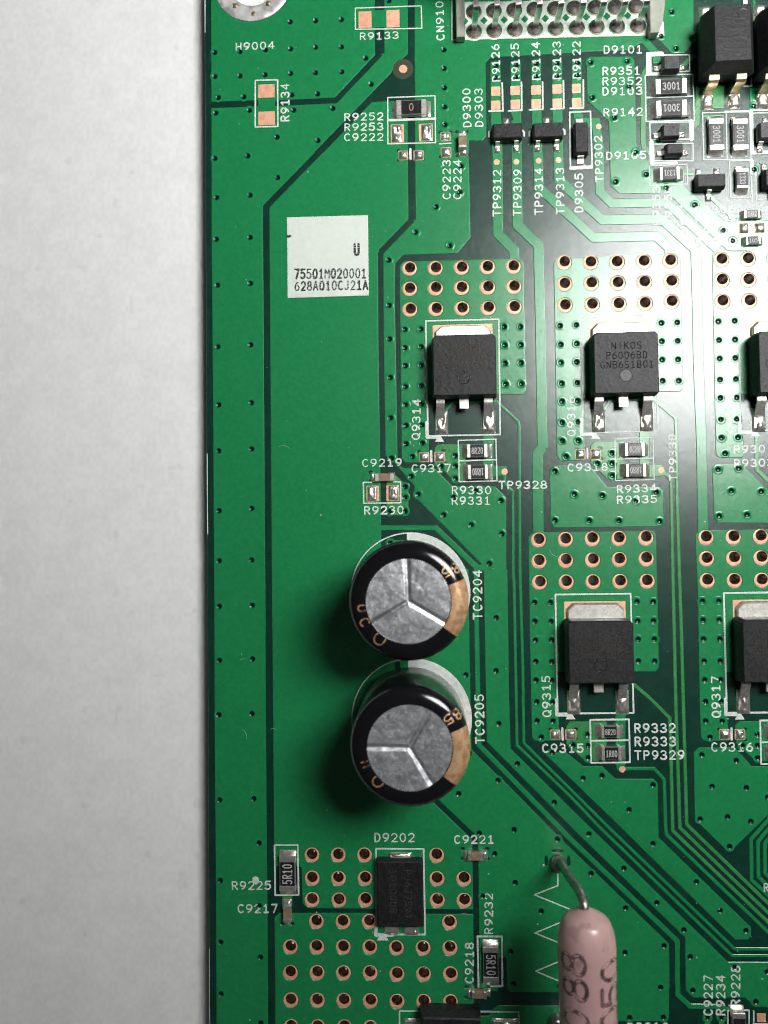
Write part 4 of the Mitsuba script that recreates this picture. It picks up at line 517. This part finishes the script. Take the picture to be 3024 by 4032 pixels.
# ------------------------------------------------------------------ power transistors
circle = lambda x, y, r: Point(x, y).buffer(r, quad_segs=12)
for cx, cy, label, faded in PL['mos']:
    t = thing('power_transistor', label, 'transistor')
    P = lambda m: place(m, cx, cy)
    add(t + '__pad', P(plate(sbox(-2.92, 6.6, 2.92, 10.32), [(0, 0), (.015, .054), (.03, .058)])), COPPER, label='bare copper pad under the tab')
    tab = Polygon([(-2.62, 8), (2.62, 8), (2.62, 9.5), (2.05, 10.05), (-2.05, 10.05), (-2.62, 9.5)])
    add(t + '__tab', P(plate(tab, [(0, .08), (0, .46), (.05, .52)])), TIN)
    add(t + '__tab_solder', P(plate(tab.buffer(.16).difference(sbox(-3, 6, 3, 8.8)).simplify(.02), [(0, .05), (.08, .12), (.18, .2)])), SOLDER)
    body = moulded(6.15, 5.95, .1, 1.05, 2.3, .05, .10, .07, .22)
    add(t + '__body', P(place(body, 0, 5.82)), EPOXY)
    add(t + '__ejector_mark', P(lathe([(.625, 2.29), (.60, 2.33), (.575, 2.34), (.55, 2.33), (.53, 2.29)], 32, cx=-.05, cy=4.6)), GLAZE, True)
    add(t + '__ejector_dimple', P(slab(circle(-.05, 4.6, .53), 2.28, 2.304)), EPOXY if faded else EPOXY_GREY)
    for s in (-1, 1):
        x = s * 2.29
        add(t + '__leg', P(place(strip([(-.2, 1.02), (.45, 1.02), (.62, .95), (1.75, .26), (1.95, .16), (2.95, .16)], .84, .2), x, 2.95, 0, 180)), LEG, 35)
        add(t + '__solder', P(place(dome(1.26, 2.3, .30, 13, .05, 3.2, .8, cx + s), x + .10, .72)), SOLDER, True)
    add(t + '__stub', P(rbox(.92, 1.2, .88, 1.10, .03, x=-.02, y=2.45)), TIN)
    for line, yy, ln in (('NIKOS', 7.42, 2.75), ('P6006BD', 6.5, 3.75), ('GNB6S1B01', 5.62, 4.85)):
        add(t + '__marking', P(slab(lettering(line, (-ln / 2 + .05, yy), (ln / 2 + .05, yy), .62, .075), 2.29, 2.306)), MARK_FADED if faded else MARK_DARK)

# ------------------------------------------------------------------ the flat diode D9202 and the one at the bottom edge
x, y, w, h = PL['bigdiode']
t = thing('power_diode', 'flat black rectangular diode under the lettering D9202', 'diode')
add(t + '__body', place(moulded(w + .35, h + .4, .08, .6, 1.1, .05, .12, .07), x, y + .05), EPOXY)
for cx, cy, ww, hh in PL['bigdiode_leads']:
    up = cy > y
    add(t + '__leg', place(strip([(-.2, .25), (hh * .62, .25), (hh * .75, .2)], ww * .9, .22), cx, cy - hh * .4 if up else cy + hh * .4, 0, 0 if up else 180), TIN, 30)
    add(t + '__solder', place(dome(ww * 1.02, hh * 1.1, .3, 13, .05, 4, .9, cx), cx, cy + (.12 if up else -.12)), SOLDER, True)
for line, dx, ln in (('PJ637SVT', .78, 4.5), ('10100UB', -.62, 4.0)):
    add(t + '__marking', slab(lettering(line, (x + dx, y + 2.35), (x + dx, y + 2.35 - ln), .62, .05), 1.09, 1.106), MARK_LASER)
x, y, w, h = PL['sma']
t = thing('power_diode', 'black diode block cut by the bottom photo edge, right of the stopped holes', 'diode')
add(t + '__body', place(moulded(w + .3, h + .2, .1, 1.1, 2.2, .06, .14, .1), x, y - .3), EPOXY)
for cx, cy, ww, hh in PL['sma_leads']:
    add(t + '__leg', place(rbox(ww, hh, .05, .32, .05), cx, cy), TIN)
    add(t + '__solder', place(dome(ww * 1.1, hh * 1.1, .35, 11, .05, 3, .6, cx), cx, cy), SOLDER, True)

# ------------------------------------------------------------------ optocouplers
for i, (x, y) in enumerate(PL['opto']):
    t = thing('optocoupler', 'tall black optocoupler block with a round dimple, top right' if i == 0 else 'black optocoupler block cut by the right photo edge', 'optocoupler')
    tw, th, mxo, mw, mf = PL['opto_size']
    c = .07; pts = []
    for q in (-1, 1):
        for r_ in (-1, 1):
            pts += [(q * (tw / 2 - c), r_ * (th / 2 - c), 3.75), (q * tw / 2, r_ * (th / 2 - c), 3.68), (q * (tw / 2 - c), r_ * th / 2, 3.68)]
            for z in (1.9, 2.0): pts += [(mxo + q * (mw / 2 - .05), r_ * mf, z), (mxo + q * mw / 2, r_ * (mf - .05), z)]
            pts.append((mxo + q * (mw / 2 - .3), r_ * (mf - .3), .15))
    add(t + '__body', place(hull(pts), x, y), EPOXY)
    add(t + '__pin_one_dimple', place(lathe([(.50, .0), (.47, .03), (.40, -.01), (.2, -.02), (.01, -.02)], 28), x + .95, y + 1.75, 3.75), GLAZE, True)
    for s in (-1, 1):
        for dx in (mxo - 1.27, mxo + 1.27):
            add(t + '__leg', place(strip([(-.3, 1.95), (.38, 1.95), (.62, 1.75), (.78, .45), (1.0, .17), (2.0, .17)], .92, .22), x + dx, y + s * (mf - .02), 0, 0 if s > 0 else 180), GOLD, 35)
            add(t + '__solder', place(dome(1.15, 1.6, .38, 11, .05, 3.2, .4, dx + s), x + dx, y + s * (mf + 1.48)), SOLDER, True)

# ------------------------------------------------------------------ electrolytic capacitors
def cap_profile():
    P = [(4.75, .25), (5.0, .45), (5.08, .8), (5.08, 9.2)]
    P += [(5.08 - 1.42 * (1 - math.cos(a)), 9.2 + .92 * math.sin(a)) for a in np.linspace(.12, math.pi / 2, 12)]
    return P + [(3.60, 10.115), (3.565, 10.10), (3.55, 10.02)]
def cap_disc(angles, seed):
    nr, na = 40, 144
    r = np.linspace(0, 3.56, nr)[1:]; th = np.arange(na) * 2 * np.pi / na
    R, A = np.meshgrid(r, th, indexing='ij')
    X, Y = np.vstack([[[0] * na], R * np.cos(A)]), np.vstack([[[0] * na], R * np.sin(A)])
    d = np.full(X.shape, 9.0)
    for a in angles:
        c, s = math.cos(math.radians(a)), math.sin(math.radians(a))
        along, off = X * c + Y * s, -X * s + Y * c
        d = np.minimum(d, np.where(along > 0, np.abs(off), np.hypot(X, Y)))
    z = -.11 * np.clip(1 - np.clip(d - .06, 0, 9) / .20, 0, 1) + .03 * np.clip(d / .9, 0, 1)
    deg = np.degrees(np.arctan2(Y, X)) % 360; cuts = sorted(a % 360 for a in angles)
    for k in range(3):   # the three leaves of the vent lean a little, each its own way
        lo, hi = cuts[k], cuts[(k + 1) % 3] + (360 if k == 2 else 0)
        midway = math.radians((lo + hi) / 2); inside = ((deg - lo) % 360) < hi - lo
        lean, turn_ = ((.030, .4), (-.020, -.7), (.012, 1.1))[(k + int(seed)) % 3]
        z = z + np.where(inside, lean * (X * math.cos(midway + turn_) + Y * math.sin(midway + turn_)) * np.clip(d / .3, 0, 1), 0)
    z = z + (meshkit.fbm(np.stack([X * 1.1 + seed, Y * 1.1, X * 0], -1), 3) - .5) * .05
    v = np.stack([X, Y, z + 10.02], -1).reshape(-1, 3)
    i = np.arange(nr * na).reshape(nr, na); j = np.roll(i, -1, 1)
    a, b, c, dd = i[:-1].ravel(), i[1:].ravel(), j[1:].ravel(), j[:-1].ravel()
    return v, np.vstack([np.stack([a, b, c], 1), np.stack([a, c, dd], 1)])
prof_cap = np.array(cap_profile())
arc_len = np.concatenate([[0], np.cumsum(np.hypot(*np.diff(prof_cap, axis=0).T))])
def on_sleeve(shape, deg, s_mid, off=.012, r_ref=4.9):
    """Wraps a flat outline (x along the girth, y up the sleeve) round the shoulder of the can."""
    fine = shapely.segmentize(shape, .12)
    v, f = slab(fine, 0, off)
    a = math.radians(deg) + v[:, 0] / r_ref
    s = s_mid + v[:, 1]
    r = np.interp(s, arc_len, prof_cap[:, 0]) + v[:, 2] * .7; z = np.interp(s, arc_len, prof_cap[:, 1]) + v[:, 2] * .7
    return np.column_stack([r * np.cos(a), r * np.sin(a), z]), f
top = arc_len[-3]
for i, (x, y) in enumerate(PL['caps']):
    t = thing('electrolytic_capacitor', ['upper of the two round black electrolytic capacitors, beside the lettering TC9204', 'lower of the two round black electrolytic capacitors, beside the lettering TC9205'][i], 'capacitor')
    P = lambda m: place(m, x, y)
    add(t + '__sleeve', P(lathe(prof_cap, 96)), SLEEVE, 50)
    a0, a1 = ((-37, 21), (-40, 20))[i]
    add(t + '__stripe', P(lathe(prof_cap[1:-2] + [.012, .012], 24, a0, a1)), STRIPE, 50, label='bronze polarity stripe')
    add(t + '__can_top', P(cap_disc(((91, 211, -31), (179, 60, -59))[i], i * 5.0)), CAN, True)
    for ch, deg, s in ((('8', 34, 1.35), ('5', 37, .45), ('U', 188, .25), ('C', 205, .45), ('0', 232, .25)), (('8', 34, 1.35), ('5', 36, .4), ('I', 197, .2), ('I', 203, .2), ('0', 226, .1)))[i]:
        g = lettering(ch, (-.34 if ch != '0' else -.6, 0), (.34 if ch != '0' else .6, 0), .85 if ch != '0' else 1.3, .15)
        if ch in '85': g = affinity.rotate(g, 90, origin=(0, 0))
        g = g.intersection(sbox(-2, -5, 2, (top - .06) - (top - s)))
        if not g.is_empty: add(t + '__marking', P(on_sleeve(g, deg, top - s)), STRIPE)
    add(t + '__bung', P(lathe([(4.9, .06), (4.9, .3), (.01, .3)], 48)), EPOXY)

# ------------------------------------------------------------------ the pink power resistor, held above the board by its leads
t = thing('power_resistor', 'pink lacquered power resistor raised on bent leads, cut by the bottom photo edge', 'resistor')
(ax, ay), (bx, by) = PL['res_axis']
tx_, ty_ = PL['res_top']
lead = smooth_path(PL['res_path'] + [[tx_, ty_ - 1.2, 9.5]])
wide = np.concatenate([np.linspace(.62, .40, 5), np.full(len(lead) - 5, .40)])
add(t + '__lead', tube(lead, wide, 16), DULL, True)
add(t + '__solder', place(lathe([(.82, .05), (.78, .3), (.66, .62), (.45, .85), (.01, .9)], 24), *PL['res_pad']), DULL, True)
y0, y1 = ty_ + .3, -49.6
ts = np.concatenate([[0, .012, .026, .043, .061, .104, .147], np.linspace(.2, .8, 9), [.853, .896, .939, .957, .974, .988, 1.0]])
rad = np.array([.46, .72, 1.25, 1.68, 1.95, 2.20, 2.32] + [2.36, 2.34, 2.32, 2.30, 2.30, 2.31, 2.33, 2.35, 2.37] + [2.32, 2.20, 1.95, 1.68, 1.25, .72, .46])
axis = np.column_stack([np.full(len(ts), ax), y0 + (y1 - y0) * ts, np.full(len(ts), 9.5)])
add(t + '__body', tube(axis, rad, 48), PINK, True)
p2x, p2y = PL['res_pad2']
lead2 = smooth_path([[ax, y1 + 1.0, 9.5], [ax - .05, y1 - .3, 9.4], [ax - .2, y1 - .75, 8.2], [p2x + .3, p2y - .2, 4.5], [p2x + .1, p2y, 1.5], [p2x, p2y, .3]])
add(t + '__lead', tube(lead2, np.concatenate([np.full(len(lead2) - 5, .40), np.linspace(.40, .62, 5)]), 16), DULL, True)
add(t + '__solder', place(lathe([(.82, .05), (.78, .3), (.66, .62), (.45, .85), (.01, .9)], 24), p2x, p2y), DULL, True)
def on_body(shape, s_mid, deg):
    v, f = slab(shapely.segmentize(shape, .15), 0, .012)
    yy = s_mid + v[:, 1]
    r = np.interp((yy - y0) / (y1 - y0), ts, rad) + .004 + v[:, 2]
    a = math.radians(deg) - v[:, 0] / 2.34
    return np.column_stack([ax + r * np.cos(a), yy, 9.5 + r * np.sin(a)]), f
ink_black = mat('worn_ink', speck((0.05, 0.034, 0.034), (0.17, 0.10, 0.10), 2500, 1.8), 0.4)
for ch, s, deg in (('0', -37.25, 47), ('5', -39.2, 47), ('0', -41.0, 49), ('0', -43.2, 49), ('8', -36.75, 131), ('8', -38.7, 128), ('0', -41.2, 127), ('0', -43.3, 127)):
    g = lettering(ch, (0, -.78), (0, .78), 2.1, .33)
    add(t + '__marking', on_body(g, s, deg), ink_black)

# ------------------------------------------------------------------ the pin connector at the top edge
t = thing('pin_connector', 'cream pin connector with nine bent pins at the top edge of the photo', 'connector')
add(t + '__housing', place(rbox(19.6, 7, .5, 6.5, .15), 17.2, 54.35), NYLON)
(lx, ly, lw, lh), (rx, ry, rw, rh) = PL['arms']
add(t + '__arm', place(rbox(lw, lh + 3, .1, 1.0, .06), lx, ly + 1.5), NYLON)
arm = Polygon([(rx - rw / 2, ry - rh / 2), (rx + rw * .05, ry - rh / 2), (rx + rw * .33, ry - rh * .2), (rx + rw / 2, ry + rh * .25), (rx + rw / 2, ry + rh), (rx - rw / 2, ry + rh)])
add(t + '__arm', plate(arm, [(0, .1), (0, .95), (.05, 1.0)]), NYLON)
for k, (x, y) in enumerate(pads):
    path = [(0, .15), (0, 2.65), (.07, 2.95), (.3, 3.12), (5.2, 3.12)]
    add(t + '__pin', place(strip(path, .5, .34), x, y + .15), PIN, 30)
for x, y in pads + pads2:
    add(B + 'pin_pad', plate(circle(x, y, .72), [(0, 0), (.02, .05), (.04, .055)]), COPPER)
    add(B + 'pin_solder', place(lathe([(.70, .055), (.66, .10), (.5, .15), (.2, .19), (.01, .2)], 24), x, y + .03), SOCKET, True)

# ------------------------------------------------------------------ the printed label and stray flecks
t = thing('serial_label', 'square white paper label with a printed serial number, left of centre', 'label')
add(t + '__sheet', plate(Polygon(PL['sticker']), [(0, .05), (0, .145), (.012, .155)]), LABEL)
for line, a, b, h in PL['sticker_text']:
    s = lettering(line, a, b, h, h * (.17 if len(line) > 1 else .2), .25)
    for _ in range(int(5 * len(line) ** .5)):   # the gaps of a failing print head
        q = rnd.random(); cx, cy = a[0] + (b[0] - a[0]) * q, a[1] + h * rnd.choice([-.33, -.2, .05, .22, .36])
        s = s.difference(sbox(cx - .28, cy - .018, cx + .28, cy + .018))
    add(t + '__print', slab(s, .15, .159), MARK_BLACK, label=f'black print {line}')
dx_, dy_ = PL['sticker_dot']
add(t + '__ink_spot', slab(affinity.rotate(affinity.scale(circle(dx_, dy_, 1), .27, .13), 8), .15, .159), MARK_BLACK)
for (x, y), s, lab in zip(PL['fleck'], (.36, .13), ('white irregular fleck touching the lettering R9225', 'tiny grey fleck left of the solder joint of the pink resistor')):
    k = thing('fleck', lab, 'fleck')
    pts = [(x + s * rnd.uniform(.7, 1.15) * math.cos(a), y + s * rnd.uniform(.8, 1.3) * math.sin(a)) for a in np.linspace(0, 6.28, 11)[:-1]]
    add(k, plate(Polygon(pts).buffer(0), [(0, .05), (.02, .10), (.06, .115)]), INK if s > .2 else TIN)

specks = []
for _ in range(170):   # fine dust lying on the board
    x, y, d = rnd.uniform(-17, 38), rnd.uniform(-50, 50), rnd.choice([.03, .035, .04, .05, .07])
    a, w = rnd.uniform(0, 180), d * rnd.uniform(.35, 1)
    specks.append(place(rbox(2 * d, 2 * w, .05, .085 + d * .3, .012), x, y, 0, a))
for _ in range(16):
    x, y, a, l = rnd.uniform(-17, 38), rnd.uniform(-50, 50), rnd.uniform(0, 6.28), rnd.uniform(.5, 1.2)
    pth = [(x + l * t * math.cos(a + .8 * t), y + l * t * math.sin(a + .8 * t), .085 + .03 * math.sin(3 * t)) for t in np.linspace(0, 1, 7)]
    specks.append(tube(pth, .014, 5))
add('dust', join(specks), mat('dust_fibre', (0.45, 0.46, 0.44), 0.9))
labels['dust'] = {'label': 'tiny pale dust specks and fibres scattered over the green board', 'category': 'dust', 'kind': 'stuff'}
